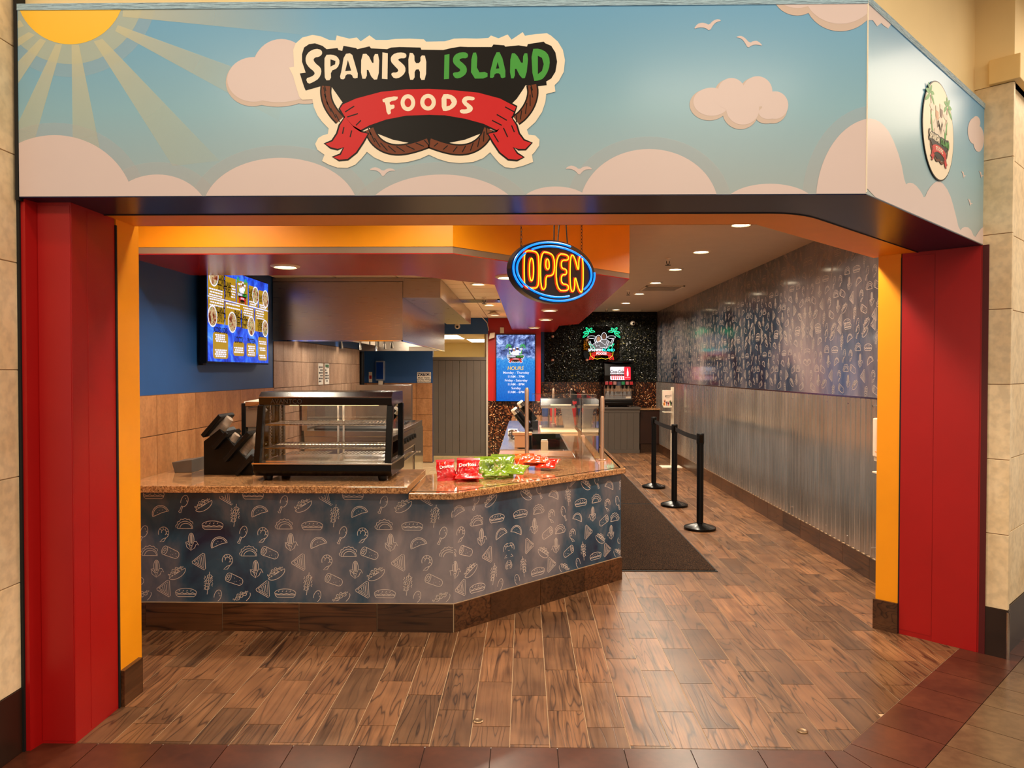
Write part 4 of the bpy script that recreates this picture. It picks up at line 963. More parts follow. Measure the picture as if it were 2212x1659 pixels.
# ================================================================== NEON OPEN SIGN
ost = thing('open_sign', 'oval neon OPEN sign with blue rings hung on chains', 'sign', (.158, 3.95, 1.960), math.radians(34))
frO = frame((0, 0, .172), (1, 0, 0), (0, 0, 1), (0, -1, 0))
A_, B_ = .276, .168
MB().slab(ell(0, 0, A_, B_, n=72), frO, -.045, 0).build('case', mk('sign_case', (7, 5, 6), .3, var=.2), ost, bevel=.002)
MB().flat([ell(0, 0, A_ - .012, B_ - .012, n=72)], frO, .001).build('face', mk('sign_face', (26, 6, 8), .25, var=.2), ost)
BL = emit('neon_blue', (2, 122, 255), 1.9, (10, 40, 90)); YE = emit('neon_yellow', (255, 178, 20), 2.2, (90, 60, 10)); RD = emit('neon_red_glow', (255, 26, 6), .6, (60, 6, 6))
for rx, ry, segs in ((.268, .154, ((68, 218), (-70, 20 - 88 + 40) if False else (-112, -30), (-28, 6))), (.246, .134, ((-38, 128), (142, 292)))):
    for a0, a1 in segs:
        MB().tube([frO(x, y, .008) for x, y in ell(0, 0, rx, ry, a0, a1, 40)], .0055, 8).build('blue_tube', BL, ost, smooth=True)
def neonletter(loops):
    mb = MB(); mr = MB()
    for L_, cl in loops:
        P_ = chaikin(L_, 2, cl); P3 = [frO(x, y, .009) for x, y in P_]
        mb.tube(P3, .0032, 8, cl); mr.ribbon(P_, .019, frO, .0022, cl)
    mr.build('letter_glow', RD, ost); mb.build('letter_tube', YE, ost, smooth=True)
h = .098
def lx(pts, x0, w): return [(x0 + a * w, -h + b * 2 * h) for a, b in pts]
neonletter([(lx([(.5, 1), (.05, .97), (0, .7), (0, .3), (.05, .03), (.5, 0), (.95, .03), (1, .3), (1, .7), (.95, .97)], -.202, .093), True), (lx([(.5, .83), (.36, .7), (.36, .3), (.5, .17), (.64, .3), (.64, .7)], -.202, .093), True)])
neonletter([(lx([(0, 0), (0, 1), (.65, 1), (1, .9), (1, .45), (.7, .37), (.38, .37), (.38, 0)], -.098, .09), True), (lx([(.38, .82), (.6, .82), (.64, .55), (.38, .55)], -.098, .09), True)])
neonletter([(lx([(0, 0), (0, 1), (1, 1), (1, .84), (.42, .84), (.42, .6), (.85, .6), (.85, .44), (.42, .44), (.42, .18), (1, .18), (1, 0)], .004, .082), True)])
neonletter([(lx([(0, 0), (0, 1), (.32, 1), (.66, .5), (.66, 1), (1, 1), (1, 0), (.7, 0), (.36, .5), (.36, 0)], .097, .09), True)])
for sx in (-.20, .20):
    zt = .172 + B_ * math.sqrt(max(0, 1 - (sx / A_) ** 2)); ch = MB(); z_ = zt - .01; kx = 0
    while z_ < .825:
        L_ = [(sx + (.005 * math.cos(t) if kx else 0), -(-.022) + (0 if kx else .005 * math.cos(t)), z_ + .011 + .011 * math.sin(t)) for t in [i * PI / 4 for i in range(8)]]
        ch.tube(L_, .0014, 4, True); z_ += .018; kx ^= 1
    ch.build('chain', M['black'], ost)
for x0, x1 in ((.01, .02), (.035, .075), (.10, .078)):
    MB().tube([(x0, .02, .172 + B_ * .98), ((x0 + x1) / 2 + .004, .03, .5), (x1, .06, .848)], .0035, 6).build('power_cable', M['black'], ost)

# ================================================================== MENU SCREEN ON THE LEFT WALL
TVX = -2.40
p0, p1 = atx(449, 590, TVX), atx(578, 614, TVX); yA, yB = p0.y - .01, p1.y + .01
zA = atx(443, 780, TVX).z; zB = 2.415
tw_, th_ = yB - yA, zB - zA
tv = thing('menu_screen', 'wall-mounted menu screen with gold panels on blue over the tan tiles', 'television', (TVX, (yA + yB) / 2, zA), 0)
B(-.055, -tw_ / 2 - .012, -.015, -.002, tw_ / 2 + .012, th_ + .012).build('housing', M['blackmetal'], tv, bevel=.004)
B(-.088, -.25, .15, -.055, .25, .55).build('wall_bracket', M['black'], tv)
B(-.085, -tw_ / 2 + .03, -.03, -.05, -tw_ / 2 + .08, .0).build('foot_bracket', M['black'], tv)
frT = frame((0, -tw_ / 2, th_), (0, tw_, 0), (0, 0, -th_), (1, 0, 0))      # u 0..1 to the right, v 0..1 downwards
def screenmat(name, stops, sc, st, aniso=(1, 1, 1)):
    t = NT(name); n = t.noise(t.coord('Object', aniso), sc, 5, .62, 1.2); t.set(Base_Color=lin((4, 4, 6)), Roughness=.12, Emission_Color=t.ramp(n, stops), Emission_Strength=st); return t.m
MB().flat([[(0, 0), (1, 0), (1, 1), (0, 1)]], frT, .0).build('display', screenmat('menu_blue_screen', [(.3, lin((8, 22, 110))), (.5, lin((20, 70, 210))), (.66, lin((70, 140, 250))), (.8, lin((170, 200, 255)))], 5, 1.25), tv)
GOLD = emit('menu_gold', (186, 142, 26), 1.0, var=.1); WHT = emit('menu_white', (235, 235, 255), 1.1); INK = emit('menu_black', (12, 10, 16), .3)
gp = MB()
for a, b, c, d in ((.0, .07, .24, .325), (.245, .07, .42, .325), (.425, .07, .62, .40), (.63, .09, .80, .34), (.81, .11, 1.0, .345), (0, .335, .24, .60), (.245, .345, .50, .60), (.51, .35, .73, .61), (.74, .35, 1.0, .62)):
    gp = MB(); gp.flat([[(a + .004, b), (c - .004, b), (c - .004, d), (a + .004, d)]], frT, .0008); gp.build('gold_panel', GOLD, tv)
for a, b, c, d in ((.07, .69, .29, .97), (.37, .77, .55, .93), (.59, .77, .76, .93), (.80, .68, .97, .97)): MB().flat([rrect(a, b, c, d, .03)], frT, .0008).build('gold_panel', GOLD, tv)
pass
tm = MB(); iv = frame(frT(0, 0, 0), (0, tw_, 0), (0, 0, th_), (1, 0, 0))
def tvt(s, u, v, size, mb, **k_): text(mb, s, size / tw_, lambda a, b, c=0: iv(a, b * tw_ / th_, c), u, -v * th_ / tw_, .0016, **k_)
for s, u, v, z_ in (('ISLAND', .195, .10, .042), ('BOWL', .195, .155, .05), ('$12.99', .195, .21, .042), ('ISLAND', .29, .155, .038), ('FRIES', .29, .21, .045), ('$11.99', .29, .265, .04), ('ISLAND', .675, .15, .034), ('TACO', .675, .195, .034), ('$3.99', .675, .24, .034),
                   ('ISLAND', .86, .19, .034), ('QUESADILLA', .865, .235, .02), ('ISLAND', .18, .45, .05), ('BURRITO', .18, .505, .046), ('$12.49 $15.49', .18, .56, .026), ('BAY', .435, .46, .055), ('FRIES', .435, .52, .05), ('$14.99', .435, .575, .038), ('ISLAND', .545, .475, .045), ('TACOS', .545, .535, .05), ('$12.99', .545, .585, .03), ('WINGS', .835, .49, .034), ('& FRIES', .835, .54, .034), ('$13.49', .835, .585, .034)):
    tm = MB(); tvt(s, u, v, z_ * 1.5, tm, bold=.03, sx=.72); tm.build('menu_heading', INK, tv)
for s, u, v, z_ in (('ADDED SIDES', .18, .665, .04), ('LOCO?', .46, .745, .05), ('PROTEIN', .675, .745, .042), ('DRINKS', .885, .655, .045)): tm = MB(); tvt(s, u, v, z_ * 1.45, tm, bold=.03, sx=.75); tm.build('menu_heading', INK, tv)
wm = MB()
def fake(u, v, w, n, dv, hh=.016):
    for i in range(n):
        x = u - w / 2 + (.012 if i % 2 else 0)
        while x < u + w / 2 - .015:
            l = random.uniform(.012, .035); l = min(l, u + w / 2 - x); wm.flat([[(x, v + i * dv), (x + l, v + i * dv), (x + l, v + i * dv + hh), (x, v + i * dv + hh)]], frT, .0016); x += l + .006
for a in ((.12, .24, .2, 3, .03), (.375, .15, .07, 5, .03), (.71, .27, .13, 3, .028), (.9, .28, .14, 3, .025), (.125, .345, .2, 3, .03), (.37, .355, .22, 2, .04), (.62, .36, .17, 4, .028), (.84, .36, .16, 4, .03), (.18, .71, .16, 4, .022), (.18, .87, .17, 4, .022), (.46, .83, .15, 3, .025), (.675, .80, .12, 5, .025), (.885, .73, .14, 2, .025), (.885, .81, .12, 2, .025), (.885, .9, .13, 2, .025)): fake(*a)
for d_ in ((.0, .325, 1.0, .335),): wm.flat([[(d_[0], d_[1]), (d_[2], d_[1] + .012), (d_[2], d_[3] + .012), (d_[0], d_[3])]], frT, .0017)
asp = tw_ / th_
for u, v, r in ((.085, .10, .066), (.755, .19, .06), (.945, .2, .062), (.065, .53, .064), (.355, .56, .066), (.675, .57, .066), (.935, .57, .06)): wm.flat([ell(u, v, r, r * asp, n=28)], frT, .0018)
wm.build('menu_small_print', WHT, tv, kind='stuff')
for i, (u, v, r) in enumerate(((.085, .10, .058), (.755, .19, .052), (.945, .2, .054), (.065, .53, .056), (.355, .56, .058), (.675, .57, .058), (.935, .57, .052))):
    MB().flat([ell(u, v, r, r * asp, n=28)], frT, .0022).build('dish_photo', screenmat('dish_photo', [(.3, lin((40, 20, 16))), (.42, lin((150, 60, 30))), (.52, lin((230, 200, 150))), (.62, lin((90, 120, 40))), (.74, lin((240, 230, 220)))], 13 + i * 2, .9), tv)
ME = {'lw': WHT, 'lk': INK, 'lg': emit('screen_green', (50, 180, 70), .9), 'lr': emit('screen_red', (220, 30, 40), .9), 'lb': emit('screen_brown', (150, 90, 40), .7), 'skin1': emit('screen_tan', (214, 150, 110), .7), 'skin2': emit('screen_umber', (120, 70, 50), .7)}
frT2 = frame((0, 0, 0), (0, 1, 0), (0, 0, 1), (1, 0, 0))
emblem_top(tv, frT2, .02, th_ * .79, .10, .002, ME); logo(tv, frT2, logotr(.02, th_ * .77, .11), .004, .0004, False, ME)

# ================================================================== HOURS SCREEN ON THE RED COLUMN
h0 = thing('hours_screen', 'tall blue screen of opening hours on the red column', 'screen', (-.162, YK + .0, 1.085))
frH = frame((0, 0, 0), (1, 0, 0), (0, 0, 1), (0, -1, 0)); hw, hh = .668, 1.153
B(-hw / 2 - .014, -.0, -.014, hw / 2 + .014, .046, hh + .014).build('housing', M['blackmetal'], h0, bevel=.003)
t = NT('hours_water_screen'); tc = t.N('TexCoord'); sp = t.N('SeparateXYZ'); t.l.new(tc.outputs['Object'], sp.inputs[0])
n1 = t.noise(t.coord('Object', (1, 1, 1)), 9, 6, .7, 1.0); n2 = t.noise(t.coord('Object', (1, 1, .6)), 40, 3, .7)
rock = t.ramp(n1, [(.35, lin((10, 14, 40))), (.47, lin((70, 90, 150))), (.6, lin((150, 175, 230))), (.75, lin((220, 232, 250)))])
water = t.ramp(t.math('ADD', t.math('MULTIPLY', n2, .5), t.math('MULTIPLY', sp.outputs[2], .42)), [(.2, lin((0, 84, 178))), (.5, lin((8, 116, 200))), (.66, lin((70, 170, 225))), (.8, lin((180, 220, 245)))])
fz = t.math('ADD', sp.outputs[2], t.math('MULTIPLY', n1, .25)); mz = t.N('MapRange'); t.l.new(fz, mz.inputs[0]); mz.inputs[1].default_value = .84; mz.inputs[2].default_value = .92
t.set(Base_Color=lin((4, 4, 6)), Roughness=.12, Emission_Color=t.mix(mz.outputs[0], water, rock), Emission_Strength=1.2)
MB().flat([[(-hw / 2, 0), (hw / 2, 0), (hw / 2, hh), (-hw / 2, hh)]], frH, .001).build('display', t.m, h0)
mb = MB(); text(mb, 'HOURS', .085, frH, 0, .575, .003, bold=.012, shear=.15); mb.build('heading', emit('screen_yellow', (250, 200, 60), 1.1), h0)
mb = MB()
for s, z_ in (('Monday - Thursday', .497), ('11AM - 7PM', .428), ('Friday - Saturday', .362), ('11AM - 8PM', .293), ('Sunday', .227), ('11AM - 6PM', .158)): text(mb, s, .058, frH, .01, z_, .003, bold=.012)
mb.build('opening_times', WHT, h0)
emblem_top(h0, frH, 0, .80, .15, .003, ME); logo(h0, frH, logotr(0, .775, .15), .005, .0004, True, ME)

# ================================================================== NEON EMBLEM ON THE LEAFY WALL
ne = thing('neon_emblem', 'neon palm and ribbon emblem glowing on the dark leafy wall', 'neon sign', (1.545, YB - .075, 1.84))
frN = frame((0, 0, 0), (1, 0, 0), (0, 0, 1), (0, -1, 0))
MB().slab(rrect(-.36, 0, .36, .68, .1), frN, -.006, 0).build('clear_backing', glass('acrylic_backing', (.5, .5, .5)), ne)
NG = emit('neon_green', (20, 235, 150), 2.6, (10, 60, 40)); NW = emit('neon_white', (245, 245, 255), 1.6, (60, 60, 60)); NR = emit('neon_red', (255, 40, 30), 2.2, (60, 10, 10)); NY = emit('neon_amber', (255, 215, 50), 2, (60, 50, 10)); NC = emit('neon_cyan', (30, 240, 220), 2, (10, 60, 60)); NP = emit('neon_green_print', (10, 120, 60), .8); GP = emit('neon_grey_print', (150, 146, 150), .45)
def nt(name, pts, m_, r=.005, cl=False, off_=.012): return MB().tube([frN(x, y, off_) for x, y in pts], r * .72, 6, cl).build(name, m_, ne, smooth=True)
for sg in (-1, 1):
    for a, l in ((205, .17), (165, .15), (118, .17), (70, .15), (25, .13)):
        a_ = math.radians(a); u = V((math.cos(a_), math.sin(a_))); n = V((-u.y, u.x)); q0 = V((-.24, .545))
        pts = chaikin([tuple(q0), tuple(q0 + u * l * .5 + n * .035), tuple(q0 + u * l + V((0, -.04))), tuple(q0 + u * l * .5 - n * .02)], 2); pts = [(sg * x, y) for x, y in pts]
        nt('palm_tube', pts, NG, .005, True); MB().flat([pts], frN, .004).build('palm_print', NP, ne)
    lf_ = chaikin([(sg * x, y) for x, y in [(-.27, .34), (-.16, .27), (-.12, .20), (-.2, .2), (-.22, .27)]], 2); nt('leaf_tube', lf_, NG, .0045, True)
    nt('plate_tube', ell(sg * .2, .455, .08, .028, n=20), NW, .0045, True); nt('rope_tube', [(sg * x, y) for x, y in [(.235, .16), (.22, .08), (.16, .03), (.08, .01), (0, .035)]], NY, .0045)
    rt = [(sg * x, y) for x, y in [(.15, .1), (.23, .07), (.25, .0), (.2, .015), (.17, .0), (.14, .05)]]; nt('ribbon_tail_tube', rt, NR, .0045, True)
    MB().flat([rt], frN, .003).build('ribbon_tail_print', emit('neon_red_print', (190, 20, 24), .8), ne)
for x, y, m_ in ((-.06, .42, 'skin1'), (.05, .47, 'skin2')):
    nt('cook_head_tube', ell(x, y, .05, .075, -50, 230, 24), NW, .0048); MB().flat([ell(x, y - .005, .035, .055, n=18)], frN, .006).build('cook_face', ME[m_], ne)
    bd = [(x - .05, y - .06), (x - .14, y - .13), (x - .17, y - .04), (x - .2, y - .06), (x - .15, y - .2), (x - .09, y - .17), (x - .08, y - .22), (x + .08, y - .22), (x + .09, y - .17), (x + .15, y - .2), (x + .2, y - .06), (x + .17, y - .04), (x + .14, y - .13), (x + .05, y - .06)]
    nt('cook_coat_tube', bd, NW, .0045, True); MB().flat([bd], frN, .003 if x < 0 else .0035).build('cook_coat', GP, ne)
mb = MB(); text(mb, 'SPANISH', .075, frN, -.125, .195, .013, bold=.018); mb.build('lettering', NW, ne)
mb = MB(); text(mb, 'ISLAND', .075, frN, .14, .195, .013, bold=.018); mb.build('lettering', NC, ne)
rb = [(-.2, .13), (-.1, .155), (0, .16), (.1, .155), (.2, .13), (.19, .07), (.1, .095), (0, .1), (-.1, .095), (-.19, .07)]
nt('ribbon_tube', rb, NR, .0048, True); MB().flat([rb], frN, .005).build('ribbon_print', emit('neon_red_print', (190, 20, 24), .8), ne)
mb = MB(); text(mb, 'FOODS', .062, frN, 0, .127, .014, bold=.02); mb.build('lettering', NW, ne)
for sx in (-.28, .28): MB().cyl(frN(sx, .6, -.03), frN(sx, .6, 0), .006, n=8).build('standoff', M['chrome'], ne)

# ================================================================== GLASS FOOD WARMER
ZG = .905
wx0, wx1, wy0, wy1 = -1.715, -.84, 4.61, 5.12
fw = thing('food_warmer', 'black countertop food warmer with glass sides and wire shelves', 'food warmer', ((wx0 + wx1) / 2, (wy0 + wy1) / 2, ZG))
W2, Dp = (wx1 - wx0) / 2, (wy1 - wy0) / 2
SG = steel('warmer_steel', (210, 198, 182), .2, (2, 2, 2), .02)
MB().prism([(-W2 + .05, .065), (W2 - .05, .065), (W2 - .012, .11), (W2, .115), (W2, .185), (-W2, .185), (-W2, .115), (-W2 + .012, .11)] if False else [(-Dp + .04, .03), (Dp - .02, .03), (Dp, .06), (Dp, .108), (-Dp, .108), (-Dp, .065)], -W2, W2, lambda a, b, c: V((c, a, b))).build('base', M['blackmetal'], fw, bevel=.004)
B(-W2 - .006, -Dp - .008, .108, W2 + .006, Dp, .118).build('base_rim', SG, fw, bevel=.002)
for sx in (-1, 1):
    for sy in (-1, 1):
        MB().lathe([(.028, 0), (.024, .0), (.03, .02), (.03, .032)], 14, (sx * (W2 - .07), sy * (Dp - .08), 0)).build('foot', M['black'], fw, smooth=True)
HT = .478
MB().prism([(-Dp + .085, HT), (-Dp + .075, HT + .05), (-Dp + .12, HT + .085), (Dp - .01, HT + .085), (Dp, HT + .05), (Dp, HT)], -W2 + .01, W2 - .01, lambda a, b, c: V((c, a, b))).build('hood_top', mk('black_enamel_top', (12, 8, 6), .25, var=.2, bump=.25, bs=400, coat=.3), fw, bevel=.004)
MB().tube([(-W2 + .01, -Dp + .075, HT + .052), (W2 - .01, -Dp + .075, HT + .052)], .0025).build('top_bead', SG, fw)
frB = frame((0, -Dp + .0755, HT + .022), (1, 0, 0), (0, .05, 1), (0, -1, 0))
mb = MB(); text(mb, 'AVANTCO', .042, frB, -W2 + .19, .004, .003, bold=.006); mb.ribbon(chaikin([(-W2 + .13, -.012), (-W2 + .18, -.024), (-W2 + .24, -.014), (-W2 + .28, -.022)], 2, False), .003, frB, .003); mb.build('embossed_name', mk('emboss', (46, 38, 32), .25), fw)
for sx in (-1, 1):                                        # sloping front posts, straight rear posts
    x_ = sx * (W2 - .022)
    MB().prism([(-Dp + .004, .118), (-Dp + .044, .118), (-Dp + .125, HT), (-Dp + .082, HT)], x_ - .02, x_ + .02, lambda a, b, c: V((c, a, b))).build('corner_post', M['blackmetal'], fw, bevel=.003)
    B(x_ - .02, Dp - .045, .118, x_ + .02, Dp, HT).build('corner_post', M['blackmetal'], fw, bevel=.003)
    MB().prism([(-Dp + .05, .12), (Dp - .05, .12), (Dp - .05, HT), (-Dp + .12, HT)], x_ - .002, x_ + .002, lambda a, b, c: V((c, a, b))).build('side_glass', M['glassw'], fw)
    mb = MB()
    for yy in (-.07, .14):
        mb.box(x_ - sx * .022 - .004, yy - .008, .118, x_ - sx * .022 + .004, yy + .008, HT)
        for k_ in range(16): mb.box(x_ - sx * .03 - .003, yy - .006, .135 + k_ * .02, x_ - sx * .03 + .003, yy + .006, .143 + k_ * .02)
    mb.build('shelf_rail', SG, fw)
MB().prism([(-Dp + .022, .12), (-Dp + .026, .12), (-Dp + .104, HT), (-Dp + .100, HT)], -W2 + .04, W2 - .04, lambda a, b, c: V((c, a, b))).build('front_glass', M['glassw'], fw)
for a, b, d in ((-W2 + .04, .02, 0), (-.02, W2 - .04, .008)):
    B(a, Dp - .03 + d, .122, b, Dp - .026 + d, HT).build('rear_sliding_door', M['glassw'], fw)
    mb = MB()
    for xx in (a, b): mb.box(xx - .006, Dp - .033 + d, .122, xx + .006, Dp - .022 + d, HT)
    mb.build('door_edge', SG, fw)
for zz in (.203, .352):                                   # wire shelves: frame and rods
    mb = MB(); y0, y1 = -Dp + .085 if zz > .3 else -Dp + .06, Dp - .05
    for yy in (y0, y1): mb.tube([(-W2 + .05, yy, zz), (W2 - .05, yy, zz)], .004, 6)
    for xx in (-W2 + .05, W2 - .05): mb.tube([(xx, y0, zz), (xx, y1, zz)], .004, 6)
    for yy in (y0 + .1, y1 - .1): mb.tube([(-W2 + .05, yy, zz - .004), (W2 - .05, yy, zz - .004)], .003, 6)
    for k_ in range(34): xx = -W2 + .06 + k_ * (2 * W2 - .12) / 33; mb.tube([(xx, y0, zz + .003), (xx, y1, zz + .003)], .0026, 4)
    mb.build('wire_shelf', M['chrome'], fw, smooth=True)
B(-W2 + .06, -Dp + .06, .118, W2 - .06, Dp - .05, .124).build('floor_pan', SG, fw)
for x0 in (-.32, .05):
    mb = MB()
    for k_ in range(12): mb.box(x0 + k_ * .024, -.02, .144, x0 + k_ * .024 + .014, .16, .148)
    mb.build('heater_grille', SG, fw)
lb = bpy.data.lights.new('warmer_bulb', 'AREA'); lb.shape = 'RECTANGLE'; lb.size = .6; lb.size_y = .05; lb.energy = 6; lb.color = (1, .78, .5)
lo_ = bpy.data.objects.new('warmer_bulb', lb); COL.objects.link(lo_); lo_.parent = fw; lo_.location = (0, .05, HT - .012)
MB().cyl((-.3, .05, HT - .006), (.3, .05, HT - .006), .005, n=8).build('heat_lamp_tube', emit('warm_lamp', (255, 214, 140), 6), fw)
# cable and plug block by the left rear foot
# ================================================================== CUP AND LID ORGANISER
co_ = thing('cup_organiser', 'black slanted organiser holding stacks of clear cups beside the warmer', 'cup dispenser', (-1.985, 5.02, ZG))
prof = [(-.17, 0), (.16, 0), (.16, .06), (-.06, .31), (-.17, .225)]
MB().prism(prof, -.12, .12, lambda a, b, c: V((a, c, b))).build('body', M['black'], co_, bevel=.004)
dirc = V((.66, 0, .75)).normalized(); pdir = V((.275, 0, -.315)).normalized()
CUP = NT('clear_cup_plastic'); CUP.set(Base_Color=lin((176, 158, 142)), Roughness=.15, Alpha=.6, Specular_IOR_Level=.8); CUP = CUP.m
for i, (s_, r_, L_) in enumerate(((.02, .036, .13), (.13, .031, .09), (.24, .034, .2), (.36, .034, .12))):
    base_ = V((-.145, -.06, .25)) + pdir * s_
    e1 = dirc * (L_ + .055); q0 = base_ - pdir * .052 ; n_ = pdir * .028
    MB().add([p + V((0, yy, 0)) for yy in (-.118, .12) for p in (q0, q0 + e1, q0 + e1 + n_, q0 + n_)], [(0, 1, 2, 3), (7, 6, 5, 4), (0, 4, 5, 1), (1, 5, 6, 2), (2, 6, 7, 3), (3, 7, 4, 0)]).build('divider', M['black'], co_, bevel=.006)
    c_ = base_ + V((0, -.022, 0)) + dirc * .015
    st = thing('cup_stack', ('topmost', 'second', 'third', 'lowest')[i] + ' stack of clear plastic cups in the black slanted organiser', 'cups', WM[co_.name] @ c_, group='cup stacks')
    mb = MB(); n = int(L_ / .009)
    for k_ in range(n):
        q_ = dirc * (k_ * .009); mb.cyl(q_, q_ + dirc * .0085, r_ * (.97 if k_ % 2 else 1.0), r_ * (.93 if k_ % 2 else .98), 20)
    mb.cyl(dirc * (n * .009), dirc * (n * .009 + .05), r_ * .95, r_ * .75, 20)
    mb.build('cups', CUP, st, smooth=True, angle=30)
# black ticket / payment console with paper slip behind the warmer's left post
ps = thing('payment_console', 'black framed console with grey screen and paper slip left of the warmer', 'payment terminal', (-1.845, 5.16, ZG))
B(-.10, -.0, 0, .10, .05, .03).build('base', M['black'], ps, bevel=.004)
B(-.03, .01, .03, .03, .045, .25).build('neck', M['black'], ps)
B(-.155, .0, .24, -.125, .05, .47).build('side_frame', M['black'], ps, bevel=.003)
B(-.125, .005, .30, .10, .04, .45).build('screen', mk('console_screen', (112, 88, 70), .3), ps, bevel=.003)
B(-.125, -.002, .45, .09, .04, .48).build('paper_tray', M['steel'], ps)
MB().tube([(-.1, -.006, .44), (-.04, -.012, .455), (.03, -.01, .445), (.09, -.01, .45)], .006).build('film_wrap', M['glassw'], ps)
MB().cyl((.0, -.01, .26), (.0, .05, .26), .035, n=16).build('scanner_ring', M['black'], ps)
nt_ = MB().prism([(-.07, 0), (.07, .01), (.085, .24), (-.06, .215)], 0, .0015, lambda a, b, c: V((-1.94 + a, 5.215 - c, 1.17 + b)))
sl = top(nt_, 'paper_note', M['paper'], 'white paper slip leaning up behind the black console', 'note')
mb = MB(); frs = frame((-.0, -.0025, .0), (1, 0, 0), (0, 0, 1), (0, -1, 0))
for i in range(4): mb.ribbon([(-.03, .17 - i * .018), (.045 - .01 * (i % 2), .175 - i * .018)], .004, frs, .0)
mb.build('scribble', M['ink'], sl)
# folded dark tray edge at the left
tb = MB().prism([(-.14, 0), (-.02, .0), (-.02, .09), (-.16, .07)], 0, .2, lambda a, b, c: V((-2.26 + a, 5.0 + c, ZG + b)))
top(tb, 'card_tray', M['greytop'], 'small dark grey tray tucked left of the cup organiser', 'tray', bevel=.003)

# ================================================================== SNACK BAGS
def bag(name, label, loc, rz, rx, w, h_, th, cols, word, group, seed, wc=(245, 240, 235), ry=0):
    rnd = random.Random(seed); t_ = thing(name, label, 'snack bag', loc, rz, group, rx=rx, ry=ry)
    mt = NT('foil_' + name); n = mt.noise(mt.coord('Object', (1, 1, 1), (seed, 0, 0)), 14, 3, .6, .8)
    mt.set(Base_Color=mt.ramp(n, [(.30, lin(cols[0])), (.48, lin(cols[1])), (.60, lin(cols[1])), (.66, lin(cols[2])), (.8, lin(cols[0]))]), Roughness=.22, Coat_Weight=.5)
    def fn(sg):
        def g(u, v):
            x = (u - .5) * w; z = v * h_
            e = max(0, math.sin(PI * u)) ** .55 * max(0, math.sin(PI * min(1, max(0, (v - .06) / .88)))) ** .6
            nz = mnoise.noise(V((x * 22 + seed, z * 22, sg * 3.1))) * .022 + abs(mnoise.noise(V((x * 48, z * 48 + seed, sg)))) * .018 - .006
            pin = 1 - .06 * math.sin(PI * v)
            return V((x * pin + nz * .5, sg * (th / 2 * e + nz * e), z + nz * .3 + .004 * math.sin(u * 9 + seed)))
        return g
    mb = MB(); mb.grid(fn(-1), 22, 18); mb.grid(lambda u, v: fn(1)(1 - u, v), 22, 18); mb.build('pouch', mt.m, t_, smooth=True, angle=50)
    for z0, z1 in ((-.006, .012), (h_ - .012, h_ + .006)):
        cr = MB()
        for k_ in range(24):
            a = -w / 2 + k_ * w / 24; cr.box(a, -.0022 - .001 * (k_ % 2), z0, a + w / 24, .0022 + .001 * (k_ % 2), z1)
        cr.build('crimped_seal', mt.m, t_)
    if word:
        mb = MB(); fr_ = lambda a, b, c=0: V((a, -(th / 2 * max(0, math.sin(PI * (a / w + .5))) ** .55 * max(0, math.sin(PI * min(1, max(0, (b / h_ - .06) / .88)))) ** .6 + .012 + c), b))
        text(mb, word, w * .24, fr_, 0, h_ * .62, 0, bold=.02, rot=.08); mb.build('printed_name', mk('bag_name', wc, .3), t_)
    return t_
RC = ((150, 4, 8), (206, 14, 18), (232, 80, 30)); GC = ((60, 84, 12), (112, 142, 26), (196, 180, 120)); OC = ((150, 34, 6), (204, 68, 10), (226, 120, 40))
zb = .866; GRP = 'snack bags on the granite'
bag('snack_bag', 'red crisp bag propped upright at the left end of the snack row', (-.525, 4.97, zb), .35, -.45, .13, .14, .04, RC, 'Doritos', GRP, 3)
bag('snack_bag', 'red crisp bag with big white lettering behind the fallen red bag', (-.395, 5.03, zb), -.05, -.55, .16, .15, .045, RC, 'Doritos', GRP, 5)
bag('snack_bag', 'red crisp bag lying flat in front of the lettered red bag', (-.37, 4.90, zb + .022), .15, -1.5, .19, .12, .04, RC, '', GRP, 8)
bag('snack_bag', 'lime green snack bag at the left of the green heap', (-.255, 5.14, zb), .4, -.7, .14, .16, .05, GC, '', GRP, 11)
bag('snack_bag', 'lime green snack bag on the back of the green heap', (-.165, 5.21, zb), -.1, -.6, .17, .16, .05, GC, '', GRP, 13)
bag('snack_bag', 'lime green snack bag lying at the right of the green heap', (-.09, 5.08, zb + .03), -.35, -1.25, .17, .13, .05, GC, '', GRP, 17)
bag('snack_bag', 'lime green snack bag lying flat in front of the green heap', (-.19, 5.02, zb + .024), .1, -1.45, .16, .11, .045, GC, '', GRP, 19)
bag('snack_bag', 'orange snack bag at the left of the orange heap', (.02, 5.52, zb + .03), .25, -1.1, .17, .15, .06, OC, '', GRP, 23)
bag('snack_bag', 'orange snack bag lying on top of the orange heap', (.075, 5.50, zb + .055), -.1, -1.35, .17, .13, .05, OC, '', GRP, 29)
bag('snack_bag', 'red and orange snack bag at the right of the orange heap', (.15, 5.46, zb + .024), -.4, -1.2, .15, .13, .045, ((170, 14, 10), (214, 40, 14), (236, 170, 120)), '', GRP, 31)

